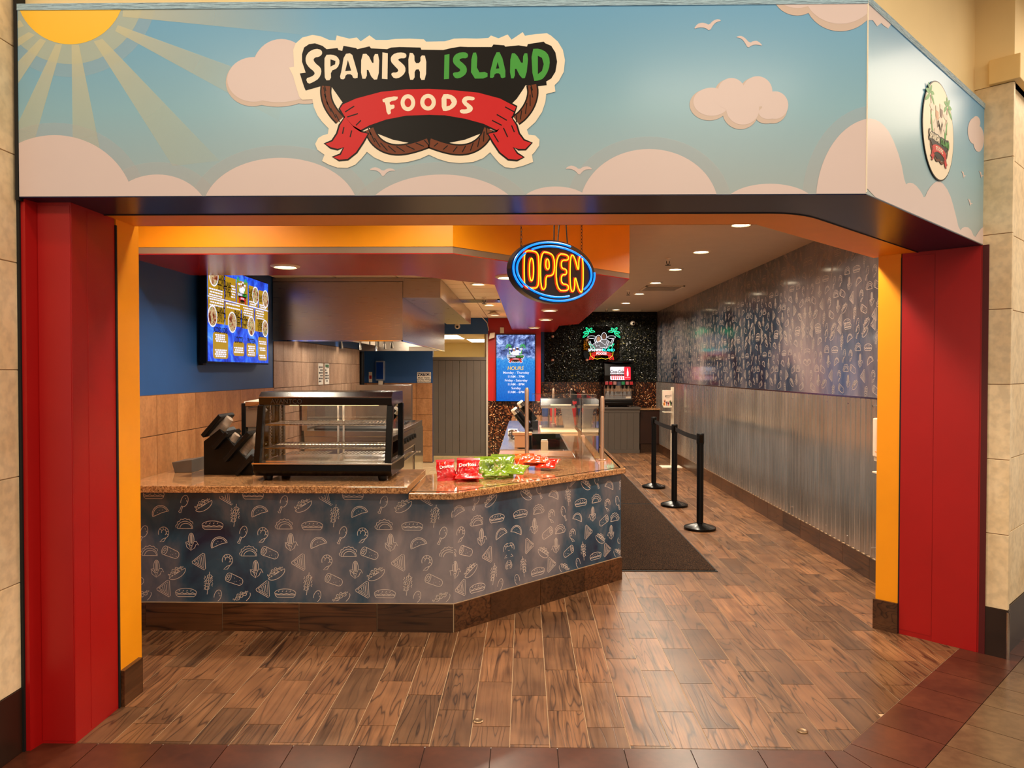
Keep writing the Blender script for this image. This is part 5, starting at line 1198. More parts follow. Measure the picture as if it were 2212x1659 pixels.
# ================================================================== SNEEZE GUARD
ZT = .862
sn = thing('sneeze_guard', 'clear glass sneeze guard on bronze posts along the serving line', 'sneeze guard', (.5, 7.5, ZT))
posts = [(.017, 6.27, .60), (.645, 6.15, .535), (.672, 8.45, .52), (.655, 10.4, .50), (.40, 10.4, .50)]
for x_, y_, h_ in posts:
    c_ = V((x_, y_, ZT)); p_ = MB().lathe([(.032, 0), (.032, .006), (.017, .010), (.0165, h_ - .13), (.018, h_ - .13), (.018, h_ - .02), (.012, h_)], 18, c_).build('post', M['bronze'], sn, smooth=True, world=True)
    for zz in (.09, h_ - .07):
        mb = MB(); mb.cyl(c_ + V((-.024, 0, zz)), c_ + V((.028, 0, zz)), .010, n=12); mb.cyl(c_ + V((0, 0, zz - .02)), c_ + V((0, 0, zz + .02)), .021, n=16); mb.build('clamp', M['bronze'], p_, smooth=True)
def pane(a, b, z0, z1, d=.006):
    a, b = V(a), V(b); n = V((-(b - a).y, (b - a).x)).normalized() * d / 2
    return MB().prism([tuple(a - n), tuple(b - n), tuple(b + n), tuple(a + n)], z0, z1).build('glass_pane', M['glass'], sn, world=True)
pane((.06, 6.262), (.60, 6.158), ZT + .07, ZT + .545); pane((.625, 6.22), (.65, 8.38), ZT + .05, ZT + .50); pane((.65, 8.52), (.64, 10.33), ZT + .05, ZT + .48)
pane((.02, 6.27), (.40, 10.3), ZT + .40, ZT + .406) if False else None
for a, b, z_ in (((.06, 6.262), (.60, 6.158), .548), ((.625, 6.22), (.65, 8.38), .503), ((.65, 8.52), (.64, 10.33), .483)):
    MB().tube([(a[0], a[1], ZT + z_), (b[0], b[1], ZT + z_)], .0032, 6).build('polished_edge', glass('glass_edge', (.75, .85, .8), .05, .3), sn, world=True)

# ================================================================== SERVING LINE
pt = thing('steam_table', 'stainless steam table with sunken dark well behind the glass guard', 'steam table', (.1, 8.0, 0))
B(-.235, 6.80, .80, -.07, 11.0, .866).build('side_rail', M['steel'], pt, world=True, bevel=.003)
B(-.235, 6.30, .80, .43, 6.34, .862).build('front_rail', M['steel'], pt, world=True)
B(-.07, 6.80, .66, .43, 6.82, .862).build('well_wall', M['steel'], pt, world=True)
B(-.07, 8.72, .66, .43, 8.74, .862).build('well_wall', M['black'], pt, world=True)
B(-.07, 8.745, .82, .425, 10.99, .861).build('rear_deck', M['steel'], pt, world=True)
B(.41, 6.82, .66, .43, 8.72, .862).build('well_wall', M['steel'], pt, world=True)
B(-.07, 6.82, .66, .43, 8.72, .67).build('well_floor', M['black'], pt, world=True)
B(-.235, 6.85, .866, .0, 6.92, .874).build('drip_edge', M['steel'], pt, world=True)
CBW = NT('butcher_block'); CBW.set(Base_Color=CBW.ramp(CBW.noise(CBW.coord('Object', (1, 9, 1)), 6, 3), [(.3, lin((176, 112, 62))), (.7, lin((216, 156, 100)))]), Roughness=.25)
top(B(-.23, 6.345, .845, .425, 6.79, .872), 'cutting_board', CBW.m, 'long wooden cutting board across the near end of the steam table', 'cutting board', bevel=.004)
def pan(x0, y0, x1, y1, z, d, label, m_, food=None):
    t_ = thing('food_pan', label, 'food pan', ((x0 + x1) / 2, (y0 + y1) / 2, z - d), group='steam table pans'); a, b = (x1 - x0) / 2, (y1 - y0) / 2
    mb = MB(); w_ = .004
    mb.box(-a, -b, 0, a, b, .004); mb.box(-a, -b, 0, -a + w_, b, d); mb.box(a - w_, -b, 0, a, b, d); mb.box(-a, -b, 0, a, -b + w_, d); mb.box(-a, b - w_, 0, a, b, d)
    mb.build('tub', m_, t_)
    rm = MB()
    for q_ in ((-a - .012, -b - .012, a + .012, -b), (-a - .012, b, a + .012, b + .012), (-a - .012, -b, -a, b), (a, -b, a + .012, b)): rm.box(q_[0], q_[1], d - .003, q_[2], q_[3], d)
    rm.build('rim', m_, t_)
    if food: B(-a + .01, -b + .01, .01, a - .01, b - .01, d - .03).build('contents', food, t_)
pan(-.05, 6.84, .15, 7.12, .80, .10, 'nearest small steel pan at the left of the steam table well', M['steel'], mk('pale_food', (206, 170, 110), .6, bump=.4, bs=60))
pan(.18, 6.84, .39, 7.12, .80, .10, 'nearest small steel pan at the right of the steam table well', M['steel'], mk('dark_sauce', (40, 26, 20), .2))
pan(-.05, 7.2, .15, 7.55, .80, .10, 'second steel pan at the left of the steam table well', M['steel'], M['black'])
pan(.18, 7.2, .39, 7.55, .80, .10, 'second steel pan at the right of the steam table well', M['steel'], M['black'])
CB_ = mk('kraft_card', (196, 140, 96), .6)
t_ = thing('cardboard_carton', 'small kraft card carton standing on the steam table rail', 'carton', (-.03, 7.15, .866)); B(-.07, -.05, 0, .07, .05, .12).build('box', CB_, t_, bevel=.002); B(-.09, -.06, .12, .10, .06, .145).build('lid', CB_, t_, bevel=.002)
t_ = thing('squeeze_container', 'pale plastic container standing in the middle of the well', 'container', (.19, 7.15, .80)); B(-.035, -.03, 0, .035, .03, .13).build('body', mk('pale_plastic', (214, 186, 150), .35), t_, bevel=.008); B(-.03, -.025, .13, .03, .025, .14).build('cap', M['ivory'], t_, bevel=.003)
for i, (x_, y_) in enumerate(((-.12, 8.05), (-.10, 8.25), (-.13, 8.45))):
    t_ = thing('utensil_bundle', ('near', 'middle', 'far')[i] + ' crumpled foil bundle on the left rail of the steam table', 'foil', (x_, y_, .866), group='foil bundles')
    mb = MB(); mb.sph((0, 0, .035), (.06, .05, .035), 12, 7)
    for p in mb.v: p += V((mnoise.noise(p * 40 + V((i, 0, 0))), mnoise.noise(p * 40 + V((0, 5, i))), mnoise.noise(p * 40) * .5)) * .018
    zmin = min(p.z for p in mb.v)
    for p in mb.v: p.z -= zmin
    mb.build('foil', M['chrome'], t_)
top(B(.19, 8.76, .863, .63, 9.78, .885), 'prep_shelf', mk('pale_board', (222, 198, 156), .35), 'pale board shelf spanning the serving line behind the dark well', 'shelf', bevel=.002)
top(B(-.2, 8.66, .867, -.09, 8.93, .905), 'napkin_stack', M['paper'], 'stack of white napkins on the left rail near the cup holders', 'napkins', bevel=.003)
hc = thing('heated_display', 'small glass heated display with black slanted hood on the serving line', 'display case', (.40, 9.35, .886))
frh = lambda a, b, c: V((c, a, b))
B(-.19, -.10, 0, .22, .30, .012).build('deck', M['steel'], hc)
B(-.20, -.12, .255, .23, .30, .29).build('steel_canopy', M['steel'], hc, bevel=.003)
MB().prism([(-.12, .29), (.30, .29), (.36, .37), (.02, .37)], -.20, .20, frh).build('black_hood', M['blackmetal'], hc, bevel=.003)
B(-.19, -.10, .012, -.186, .30, .255).build('side_glass', M['glass'], hc); B(-.19, -.10, .012, .10, -.096, .255).build('front_glass', M['glass'], hc)
MB().prism([(.09, .012), (.23, .012), (.19, .255), (.05, .255)], -.10, -.08, lambda a, b, c: V((a, c, b))).build('ribbed_side', M['steel'], hc)
for x_ in (-.1, .02): MB().cyl((x_, -.02, .012), (x_, -.02, .255), .006, n=8).build('strut', M['steel'], hc)
B(-.08, -.13, .29, .18, -.12, .305).build('label_strip', M['ivory'], hc)
for i, (x_, y_, z_, l_) in enumerate(((.04, 9.45, 1.0, 'upper'), (-.03, 9.1, .93, 'lower'))):
    t_ = thing('cup_dispenser', f'{l_} slanted black and steel cup tube left of the heated display', 'cup dispenser', (x_, y_, .867), group='slanted cup tubes')
    d_ = V((-.62, -.1, .78)).normalized(); b_ = V((.08, .05, z_ - .868 - .03))
    MB().cyl(b_, b_ + d_ * .24, .05, n=18).build('sleeve', M['blackmetal'], t_, smooth=True)
    MB().cyl(b_ + d_ * .19, b_ + d_ * .29, .044, n=18).build('steel_cup_stack', M['chrome'], t_, smooth=True)
    MB().cyl(b_ + d_ * .29, b_ + d_ * .31, .046, .040, n=18).build('cup_rim', M['ivory'], t_, smooth=True)
    B(.03, -.03, 0, .13, .13, max(.03, b_.z)).build('stand', M['black'], t_, bevel=.004)
for i, (x_, c_, l_) in enumerate(((.52, (20, 60, 120), 'blue lidded'), (.60, (190, 30, 30), 'red'))):
    t_ = thing('drink_tumbler', f'{l_} tumbler at the far end of the serving line', 'tumbler', (x_ * 1.6 - .5, 12.1, .862), group='tumblers')
    MB().lathe([(.04, 0), (.05, .02), (.055, .26), (.05, .27), (.045, .26)], 18).build('cup', mk('tumbler_' + l_.split()[0], c_, .25), t_, smooth=True)
    MB().lathe([(.056, .255), (.056, .275), (.02, .285)], 18).build('lid', M['chrome'], t_, smooth=True)

# ================================================================== KITCHEN
hd = thing('exhaust_hood', 'brushed steel exhaust hood over the cooking line', 'exhaust hood', (-1.85, 9.6, 1.905))
hx0, hx1, hy0, hy1 = XL + .01, -1.20, 7.22, 11.0
mb = MB(); mb.box(hx0, hy0, 1.905, hx1, hy0 + .03, 2.478); mb.box(hx1 - .03, hy0 + .03, 1.905, hx1, hy1, 2.478); mb.box(hx0, hy1 - .03, 1.905, hx1 - .03, hy1, 2.478)
mb.build('canopy', M['hood'], hd, world=True, bevel=.002)
B(hx0, hy0 - .002, 2.482, hx1 + .01, hy1, 2.515).build('top_band', M['hood'], hd, world=True)
B(hx0, hy0 + .03, 2.2, hx1 - .03, hy1 - .03, 2.22).build('inner_roof', M['steel'], hd, world=True)
for k_ in range(6):
    y_ = hy0 + .3 + k_ * .58
    B(hx0 + .25, y_, 1.98, hx0 + .29, y_ + .5, 2.2).build('baffle_filter', M['steel'], hd, world=True)
B(hx0, hy0, 1.895, hx1, hy0 + .012, 1.907).build('drip_lip', M['chrome'], hd, world=True); B(hx1 - .012, hy0, 1.895, hx1, hy1, 1.907).build('drip_lip', M['chrome'], hd, world=True)
B(hx1, hy0 + .02, 2.325, -.83, 11.3, 2.515).build('supply_plenum', M['hood'], hd, world=True, bevel=.002)
for k_, (x_, y_) in enumerate(((-2.1, 8.4), (-2.0, 8.9), (-1.9, 9.4), (-1.62, 8.5), (-1.5, 8.3))):
    mb = MB(); mb.cyl((x_, y_, 1.90), (x_, y_, 2.15), .012, n=10); mb.cyl((x_, y_, 1.86), (x_, y_, 1.92), .022, .016, 12); mb.build('fire_nozzle', M['chrome'], hd, world=True, smooth=True)
for y_ in (8.2, 9.9):
    B(-1.95, y_ - .06, 2.14, -1.75, y_ + .06, 2.2).build('hood_lamp', emit('hood_lamp_glass', (255, 236, 204), 5), hd, world=True, bevel=.01)
    l_ = bpy.data.lights.new('hood_bulb', 'AREA'); l_.shape = 'RECTANGLE'; l_.size = .2; l_.size_y = .1; l_.energy = 16; l_.color = (1, .88, .72)
    ob_ = bpy.data.objects.new('hood_bulb', l_); COL.objects.link(ob_); ob_.parent = hd; ob_.location = (0, y_ - 9.6, 2.13 - 1.905)
pl = top(B(hx0 + .75, hy1 - .036, 1.908, hx1 - .04, hy1 - .031, 1.97), 'paper_strip', M['paper'], 'row of white notices taped inside the rear hood edge', 'notice')
rg = thing('gas_range', 'stainless gas range with black knobs under the hood', 'range', (-1.95, 9.0, 0))
B(-2.44, 8.1, .15, -1.47, 9.62, .88).build('body', M['steel'], rg, world=True, bevel=.004)
MB().prism([(-1.47, .62), (-1.43, .66), (-1.45, .86), (-1.47, .86)], 8.12, 9.6, lambda a, b, c: V((a, c, b))).build('control_panel', M['steel'], rg, world=True)
MB().prism([(-2.44, .88), (-1.45, .88), (-1.40, .90), (-1.40, .935), (-2.44, .945)], 8.08, 9.64, lambda a, b, c: V((a, c, b))).build('cooktop', M['steel'], rg, world=True, bevel=.003)
for k_ in range(7): MB().cyl((-1.445, 8.3 + k_ * .19, .77), (-1.40, 8.3 + k_ * .19, .775), .036, .03, 16).build('knob', M['black'], rg, world=True, smooth=True)
B(-1.47, 8.2, .20, -1.45, 9.5, .60).build('oven_door', M['steel'], rg, world=True, bevel=.004)
MB().tube([(-1.45, 8.3, .56), (-1.40, 8.32, .57), (-1.40, 9.4, .57), (-1.45, 9.42, .56)], .013, 8).build('oven_handle', M['chrome'], rg, world=True, smooth=True)
B(-2.46, 8.08, .945, -2.40, 9.64, 1.35).build('splash_back', M['steel'], rg, world=True)
for x_ in (-2.38, -1.52):
    for y_ in (8.18, 9.54): MB().cyl((x_, y_, 0), (x_, y_, .15), .025, n=10).build('leg', M['black'], rg, world=True)
for k_ in range(4): B(-2.36, 8.2 + k_ * .36, .945, -1.5, 8.5 + k_ * .36, .962).build('burner_grate', M['black'], rg, world=True, bevel=.004)
fr_ = thing('fryer', 'tall stainless fryer with glossy back panel beyond the range', 'fryer', (-1.9, 10.2, 0))
B(-2.42, 9.72, .12, -1.48, 10.6, .90).build('cabinet', M['steel'], fr_, world=True, bevel=.004); B(-2.42, 10.5, .90, -1.62, 10.6, 1.41).build('flue_panel', M['steel'], fr_, world=True, bevel=.003)
B(-1.48, 9.76, .18, -1.465, 10.56, .82).build('door', M['chrome'], fr_, world=True); B(-2.3, 9.8, .90, -1.55, 10.4, .91).build('vat', M['black'], fr_, world=True)
MB().cyl((-1.46, 10.1, .5), (-1.43, 10.1, .5), .012, n=8).build('door_knob', M['chrome'], fr_, world=True)
for x_ in (-2.36, -1.54):
    for y_ in (9.8, 10.52): MB().cyl((x_, y_, 0), (x_, y_, .12), .025, n=10).build('leg', M['black'], fr_, world=True)
for k_, (x_, z_) in enumerate(((-1.78, 1.37), (-1.70, 1.37))): MB().cyl((x_, 10.5, z_), (x_, 10.495, z_), .012, n=10).build('panel_screw', M['chrome'], fr_, world=True)
for i, (y_, c_, l_) in enumerate(((7.55, (236, 150, 30), 'orange'), (7.75, (196, 30, 26), 'red'))):
    t_ = thing('sauce_jug', f'{l_} sauce jug standing in front of the range', 'jug', (-1.33, y_, 0), group='sauce jugs')
    MB().lathe([(.07, 0), (.075, .03), (.075, .38), (.03, .46), (.03, .52)], 18).build('jug', mk('jug_' + l_, c_, .35), t_, smooth=True); MB().lathe([(.034, .51), (.034, .55), (.01, .555)], 14).build('cap', M['white'], t_, smooth=True)
# gas pipe at the wall end
top(MB().cyl((XL + .04, 11.05, 0), (XL + .04, 11.05, 1.9), .035, n=14), 'black_pipe', M['black'], 'black vertical pipe at the far end of the taupe tiled wall', 'pipe', smooth=True)

# notices, dispensers on kitchen walls
def sign(name, label, cat, o, u, v, n, w, h_, lines, mat=None, head=None, th=.003):
    t_ = thing(name, label, cat, o); f_ = frame((0, 0, 0), u, v, n)
    MB().slab(rrect(-w / 2, 0, w / 2, h_, min(w, h_) * .06), f_, 0, th).build('plate', mat or M['paper'], t_)
    if head:
        y0, y1, c_, s_, sz = head; MB().flat([[(-w / 2 + .008, y0), (w / 2 - .008, y0), (w / 2 - .008, y1), (-w / 2 + .008, y1)]], f_, th + .0008).build('heading_band', c_, t_)
        mb = MB(); text(mb, s_, sz, f_, 0, (y0 + y1) / 2, th + .0016, bold=.02, shear=.2); mb.build('heading', M['white'], t_)
    mb = MB()
    for s_, y_, sz in lines: text(mb, s_, sz, f_, 0, y_, th + .001, bold=.02)
    if mb.v: mb.build('lettering', M['ink'], t_)
    return t_, f_
sign('notice_sign', 'small NOTICE gloves sign on blue wall beside the grey doors', 'sign', (-1.762, YK - .002, 1.408), (1, 0, 0), (0, 0, 1), (0, -1, 0), .243, .18,
     [('MUST WEAR', .082, .036), ('GLOVES WHILE', .05, .036), ('HANDLING FOOD', .018, .032)], head=(.112, .17, M['navy'], 'NOTICE', .062))
t_, f_ = sign('narrow_sticker', 'narrow red and white sticker on the blue kitchen wall', 'sticker', (-2.70, YK - .002, 1.41), (1, 0, 0), (0, 0, 1), (0, -1, 0), .06, .18, [])
mb = MB(); mb.flat([[(-.022, .06), (.022, .06), (.022, .12), (-.022, .12)]], f_, .004); mb.build('red_block', M['red'], t_)
for i, (y0, y1) in enumerate(((8.80, 9.02), (9.085, 9.30))):
    t_, f_ = sign('wall_poster', ('left' if i == 0 else 'right') + ' of two narrow instruction sheets on the taupe tiles', 'poster', (XL + .009, (y0 + y1) / 2, 1.44), (0, 1, 0), (0, 0, 1), (1, 0, 0), .2, .258, [])
    mb = MB()
    for r_ in range(6):
        for c_ in range(3):
            if random.random() < .75: mb.flat([[(-.08 + c_ * .055, .03 + r_ * .034), (-.04 + c_ * .055, .03 + r_ * .034), (-.04 + c_ * .055, .05 + r_ * .034), (-.08 + c_ * .055, .05 + r_ * .034)]], f_, .0045)
    mb.build('diagram_blocks', M['ink'], t_, kind='stuff')
    if i == 1: MB().flat([[(-.08, .215), (.08, .215), (.08, .245), (-.08, .245)]], f_, .0048).build('green_band', mk('green_ink', (60, 110, 60), .5), t_)
td = thing('towel_dispenser', 'blue fronted paper towel dispenser on the kitchen wall', 'dispenser', (-2.515, YK, 1.44))
B(-.075, -.12, 0, .075, 0, .345).build('shell', mk('clear_grey_plastic', (120, 130, 150), .2), td, bevel=.012); B(-.06, -.124, .03, .06, -.12, .32).build('blue_window', mk('blue_window', (20, 50, 120), .15), td); B(-.03, -.09, -.07, .04, -.02, 0).build('paper_end', M['paper'], td)
sd = thing('soap_dispenser', 'small blue soap dispenser on tan tiles behind the warmer', 'dispenser', (-2.40, YK - .008, 1.26)); B(-.05, -.09, 0, .07, 0, .09).build('body', M['blue'], sd, bevel=.006); B(-.06, -.06, .02, -.05, -.0, .16).build('bracket', M['steel'], sd)

# ================================================================== SWING DOORS
dr = tag(bpy.data.objects.new('door_1', None), kind='structure'); reg(dr, None, (-1.14, YK + .05, 0))
for k_ in range(2):
    x0 = -1.635 + k_ * .493; mb = MB()
    for j in range(4):
        B(x0 + j * .122 + .0015, YK + .03, .135, x0 + (j + 1) * .122 - .0015, YK + .06, 1.80).build('door_board', M['grey'], dr, world=True, bevel=.002)
    B(x0, YK + .06, .122, x0 + .49, YK + .075, 1.80).build('door_backing', M['grey'], dr, world=True)
    B(x0, YK + .025, .122, x0 + .49, YK + .06, .17).build('kick_rail', M['grey'], dr, world=True)
B(-1.64, YK + .015, 1.80, -.65, YK + .08, 1.852).build('top_rail', M['grey'], dr, world=True)
for x_ in (-.66, -1.63): MB().cyl((x_, YK + .05, .0), (x_, YK + .05, .13), .014, n=8).build('pivot', M['steel'], dr, world=True)

# ================================================================== CAMERAS, DETECTORS
def camdome(x, y, z, label):
    t_ = thing('security_camera', label, 'security camera', (x, y, z), group='security cameras')
    MB().cyl((0, 0, 0), (0, -.03, 0), .05, .045, 18).build('base', M['white'], t_, smooth=True); MB().sph((0, -.045, -.005), (.04, .04, .04)).build('ball', M['white'], t_, smooth=True); MB().cyl((.005, -.078, -.012), (.006, -.088, -.014), .022, .018, 14).build('lens', M['black'], t_)
camdome(2.178, YB - .03, 2.58, 'white ball camera on the dark leafy wall'); camdome(-1.178, YK, 2.387, 'white ball camera on the blue wall above the grey doors')
t_ = thing('bullet_camera', 'white tilted box sensor at the edge of the red column', 'sensor', (-.60, YK + .05, 2.19)); MB().prism([(-.05, -.09), (.05, -.06), (.06, .03), (-.03, .02)], -.09, -.02, lambda a, b, c: V((a + .02, c, b + .06))).build('housing', M['ivory'], t_, bevel=.008); MB().cyl((0, 0, .05), (.02, -.03, .05), .012, n=8).build('mount', M['ivory'], t_)
t_ = thing('motion_detector', 'small ivory motion detector above the hours screen', 'detector', (-.40, YK + .05, 2.27)); B(-.035, -.04, 0, .035, 0, .10).build('body', M['ivory'], t_, bevel=.006); B(-.025, -.044, .015, .025, -.04, .05).build('window', M['white'], t_)
top(MB().tube([(-.72, 11.6, ZK), (-.70, 12.3, ZK - .03), (-.66, 12.85, 2.45), (-.64, 12.84, 2.36), (-.635, 12.84, 2.31)], .006, 6), 'sensor_cable', M['ivory'], 'thin white cable drooping from the kitchen ceiling to the sensor', 'cable', smooth=True)

# ================================================================== DRINKS STATION
gc = thing('drinks_cabinet', 'grey planked cabinet under the soda fountain', 'cabinet', (1.76, 14.7, 0))
B(1.27, 14.50, .0, 2.25, YB - .01, .86).build('body', M['grey'], gc, world=True); B(1.25, 14.46, .86, 2.27, YB - .01, .905).build('top', M['greytop'], gc, world=True, bevel=.004)
for j in range(8): B(1.27 + j * .1225 + .0015, 14.488, .07, 1.27 + (j + 1) * .1225 - .0015, 14.50, .80).build('board', M['grey'], gc, world=True, bevel=.002)
B(1.265, 14.482, 0, 2.255, 14.50, .07).build('skirting', M['grey'], gc, world=True); B(1.265, 14.482, .80, 2.255, 14.50, .86).build('top_rail', M['grey'], gc, world=True)
bc = thing('corner_cabinet', 'dark brown corner cabinet with granite top beside the soda fountain', 'cabinet', (2.46, 14.8, 0))
B(2.275, 14.62, .17, XR - .022, YB - .035, .84).build('body', M['darkwood'], bc, world=True); B(2.28, 14.605, .18, XR - .03, 14.62, .83).build('door', M['darkwood'], bc, world=True, bevel=.003); B(2.27, 14.58, .84, XR - .022, YB - .01, .875).build('granite_top', M['granite'], bc, world=True, bevel=.003)
B(2.29, 14.63, 0, XR - .03, YB - .05, .17).build('plinth', M['basewood'], bc, world=True); MB().tube([(2.325, 14.605, .70), (2.325, 14.58, .71), (2.325, 14.58, .79), (2.325, 14.605, .80)], .006).build('handle', M['chrome'], bc, world=True)
so = thing('soda_fountain', 'black soda fountain with lit screen on the grey cabinet', 'soda fountain', (1.84, 14.66, .905))
B(-.27, -.16, .03, .27, .2, .14).build('drip_base', M['black'], so, bevel=.006); B(-.265, -.20, .05, .265, -.16, .09).build('drip_tray', M['blackmetal'], so, bevel=.004)
B(-.27, -.05, .14, .27, .2, .46).build('column', M['steel'], so, bevel=.004)
MB().prism([(-.16, .15), (-.05, .15), (-.05, .30), (-.12, .30)], -.26, .26, lambda a, b, c: V((c, a, b))).build('splash_panel', mk('grey_splash', (120, 116, 114), .3), so, bevel=.004)
MB().prism([(-.20, .46), (-.20, .62), (-.16, .86), (.2, .88), (.2, .42), (-.1, .42)], -.29, .29, lambda a, b, c: V((c, a, b))).build('head', M['blackmetal'], so, bevel=.012)
MB().lathe([(.30, .875), (.31, .88), (.31, .9), (.2, .905)], 28).build('lid', M['blackmetal'], so)
so.children[-1].scale = (1, .62, 1)
for sx, sy in ((-.22, -.12), (.22, -.12), (-.22, .15), (.22, .15)): MB().cyl((sx, sy, 0), (sx, sy, .03), .02, n=10).build('foot', M['chrome'], so)
frS = frame((.03, -.19, .66), (1, 0, 0), (0, .12, .99), (0, -.99, .12))
SW_ = emit('soda_screen_white', (250, 240, 245), 1.15); SR_ = emit('soda_screen_red', (225, 24, 48), 1.3); SK_ = emit('soda_screen_dark', (50, 16, 24), .8)
MB().flat([rrect(-.2, -.13, .2, .13, .02)], frS, .004).build('screen', SW_, so)
MB().flat([rrect(.07, -.13, .2, .13, .02)], frS, .006).build('screen_red_panel', SR_, so)
MB().flat([chaikin([(.125, -.06), (.155, -.06), (.158, .02), (.148, .06), (.146, .1), (.134, .1), (.132, .06), (.122, .02)])], frS, .008).build('screen_bottle', SW_, so)
mb = MB(); mb.ribbon([(.09, -.085), (.185, -.085)], .006, frS, .008); mb.build('screen_line', SW_, so)
mb = MB(); text(mb, 'Coca-Cola', .088, frS, -.065, .035, .008, shear=.3, bold=.03, sx=.72); mb.build('screen_lettering', SK_, so)
mb = MB()
for i in range(6): mb.flat([[(-.17 + i * .04, -.12), (-.15 + i * .04, -.12), (-.16 + i * .038, -.03), (-.175 + i * .038, -.03)]], frS, .007)
mb.build('screen_stripes', SR_, so)
for i in range(7):
    x_ = -.24 + i * .08; c_ = ((190, 60, 60), (200, 30, 40), (190, 120, 100), (60, 80, 120), (40, 130, 70), (190, 90, 90), (200, 40, 40))[i]
    if i == 3:
        MB().cyl((x_, -.20, .42), (x_, -.20, .50), .045, n=16).build('ice_chute', mk('smoke_plastic', (70, 80, 100), .2), so, smooth=True); continue
    B(x_ - .03, -.215, .44, x_ + .03, -.20, .50).build('flavour_badge', emit('badge', c_, .7), so, bevel=.003)
    MB().cyl((x_, -.17, .36), (x_, -.17, .43), .016, .022, 12).build('nozzle', M['black'], so, smooth=True); MB().cyl((x_, -.165, .27), (x_, -.17, .36), .006, n=8).build('lever', M['chrome'], so)
MB().tube([(-.25, -.17, .235), (-.1, -.18, .225), (.1, -.18, .225), (.25, -.17, .235)], .004).build('seam', M['chrome'], so); B(.14, -.155, .17, .24, -.15, .21).build('rating_label', M['ivory'], so)

# ================================================================== QUEUE STANCHIONS, MATS
st0 = None
for i, (y_, w_) in enumerate(((7.5, 'nearest'), (8.79, 'middle'), (10.19, 'farthest'))):
    if i == 0:
        st0 = thing('queue_stanchion', 'nearest black queue post on the wood-look floor', 'stanchion', (1.78, y_, 0), group='queue posts')
        MB().lathe([(.155, 0), (.16, .006), (.16, .024), (.15, .03), (.05, .062), (.034, .066), (.034, .07)], 36).build('base', M['blackmetal'], st0, smooth=True, angle=30)
        MB().lathe([(.0335, .066), (.0335, .90), (.033, .90)], 24).build('post', M['black'], st0, smooth=True)
        MB().lathe([(.038, .87), (.038, .965), (.034, .975), (.01, .977)], 24).build('head', M['black'], st0, smooth=True, angle=30)
        B(-.018, .034, .885, .018, .046, .96).build('belt_slot', M['blackmetal'], st0); B(-.018, -.046, .885, .018, -.034, .96).build('belt_slot', M['blackmetal'], st0)
    else: copytree(st0, None, (1.78, y_, 0), 0, f'{w_} black queue post on the wood-look floor')
BELT = mk('black_webbing', (20, 17, 15), .7, bump=.3, bs=300)
for a, b, l_ in ((7.546, 8.744, 'near'), (8.836, 10.144, 'far')):
    mb = MB(); mb.grid(lambda u, v, a=a, b=b: V((1.779 + .002 * (v > .5) * 0, a + (b - a) * u, .895 + .05 * v - .012 * math.sin(PI * u))), 16, 1)
    mb.grid(lambda u, v, a=a, b=b: V((1.781, a + (b - a) * (1 - u), .895 + .05 * v - .012 * math.sin(PI * u))), 16, 1)
    top(mb, 'queue_belt', BELT, f'{l_} black retractable belt between two queue posts', 'belt', 'queue belts')
for a, b, l_ in ((5.89, 8.86, 'near dark brown carpet mat beside the counter end'), (8.88, 12.2, 'far dark brown carpet mat further up the counter')):
    t_ = thing('floor_mat', l_, 'mat', (1.155, (a + b) / 2, 0), group='aisle mats'); hy = (b - a) / 2
    B(-.39, -hy, .0005, .39, hy, .006).build('rubber_border', M['blackgap'], t_, bevel=.002); B(-.375, -hy + .02, .006, .375, hy - .02, .012).build('carpet_pile', M['carpet'], t_, bevel=.003)

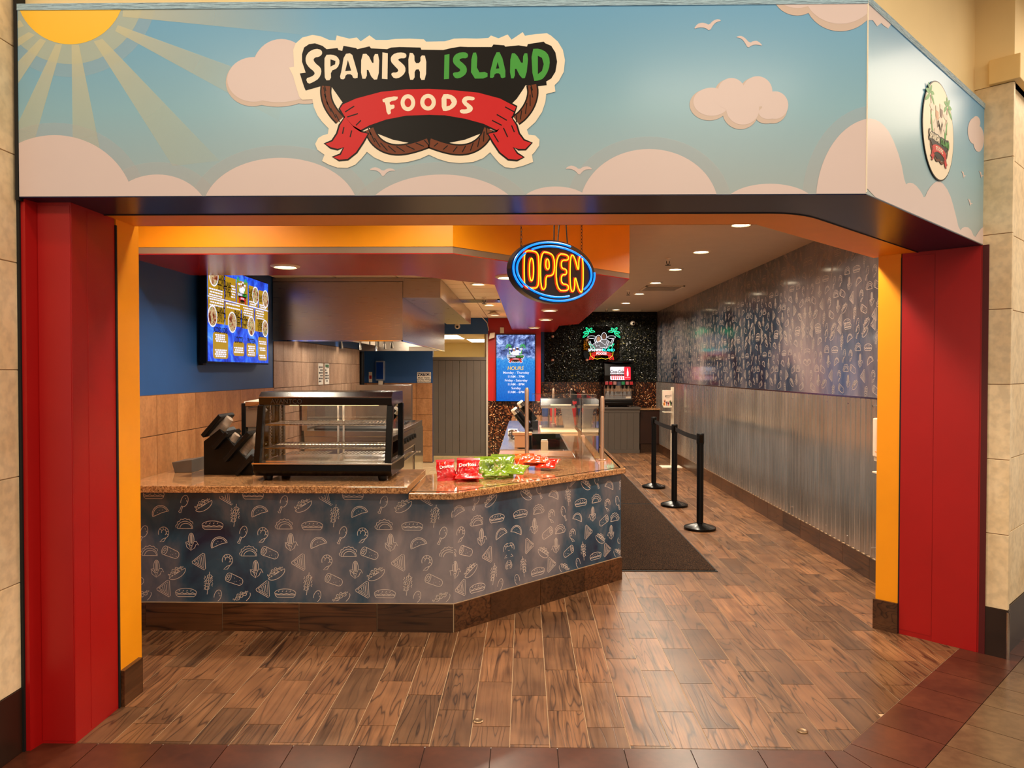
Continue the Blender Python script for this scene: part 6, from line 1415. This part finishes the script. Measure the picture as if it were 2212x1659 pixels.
# ================================================================== SANITISER STANDS
def handsprint(t_, f_, w, h_, off_):
    cols = ((222, 96, 40), (70, 70, 110), (90, 120, 50), (200, 60, 70), (226, 160, 50), (60, 60, 60)); xs_ = (-.32, -.1, .28, .08, -.42, .42); hs = (.62, .38, .52, .3, .2, .34)
    for i in range(6):
        mb = MB(); x_ = xs_[i] * w; y_ = hs[i] * h_ * .62; r_ = w * .10
        mb.flat([[(x_ - r_ * .55, 0), (x_ + r_ * .55, 0), (x_ + r_ * .5, y_), (x_ - r_ * .5, y_)]], f_, off_ + i * .0003)
        mb.flat([ell(x_, y_, r_ * .75, r_ * .8, n=12)], f_, off_ + i * .0003)
        for a in (60, 80, 100, 122, 160): mb.ribbon([(x_, y_), (x_ + math.cos(math.radians(a)) * r_ * 2.0, y_ + math.sin(math.radians(a)) * r_ * 2.0)], r_ * .3, f_, off_ + i * .0003)
        mb.build('printed_hand', mk('hand_ink', cols[i], .5), t_)
def sanitiser(loc, rz, label, wide):
    t_ = thing('sanitiser_stand', label, 'sanitiser stand', loc, rz, group='sanitiser stands'); w = wide
    B(-.17 if wide < .155 else -.08, -.14, 0, .17, .14, .012).build('base', M['ivory'], t_, bevel=.003); B(-.0, .0, .012, .05, .03, 1.34).build('pole', M['ivory'], t_, bevel=.003)
    B(-w, -.05, 1.03, -.0 + .02, .0, 1.29).build('dispenser', M['ivory'], t_, bevel=.008); B(-w + .01, -.10, 1.0, .0, -.0, 1.03).build('outlet', M['ivory'], t_, bevel=.004)
    B(-w, -.14, .92, .0, .0, .932).build('drip_shelf', M['ivory'], t_, bevel=.003)
    f_ = frame((-w / 2 + .01, -.051, 1.035), (1, 0, 0), (0, 0, 1), (0, -1, 0)); MB().flat([[(-w / 2 + .002, 0), (w / 2 - .002, 0), (w / 2 - .002, .252), (-w / 2 + .002, .252)]], f_, .0006).build('printed_card', mk('card_white', (240, 216, 196), .4), t_)
    mb = MB(); text(mb, 'germX', w * .27, f_, .01, .165, .0014, bold=.01); mb.ribbon([(-w * .25, .14), (w * .25, .14)], .004, f_, .0014); mb.ribbon([(-w * .2, .128), (w * .2, .128)], .003, f_, .0014); mb.build('printed_name', M['ink'], t_); handsprint(t_, f_, w, .18, .0016)
sanitiser((2.45, 12.4, 0), .0, 'far white hand sanitiser stand beside the corrugated wall', .15)
sanitiser((2.50, 5.0, .0), 0, 'near white hand sanitiser stand half hidden by the yellow jamb', .16)
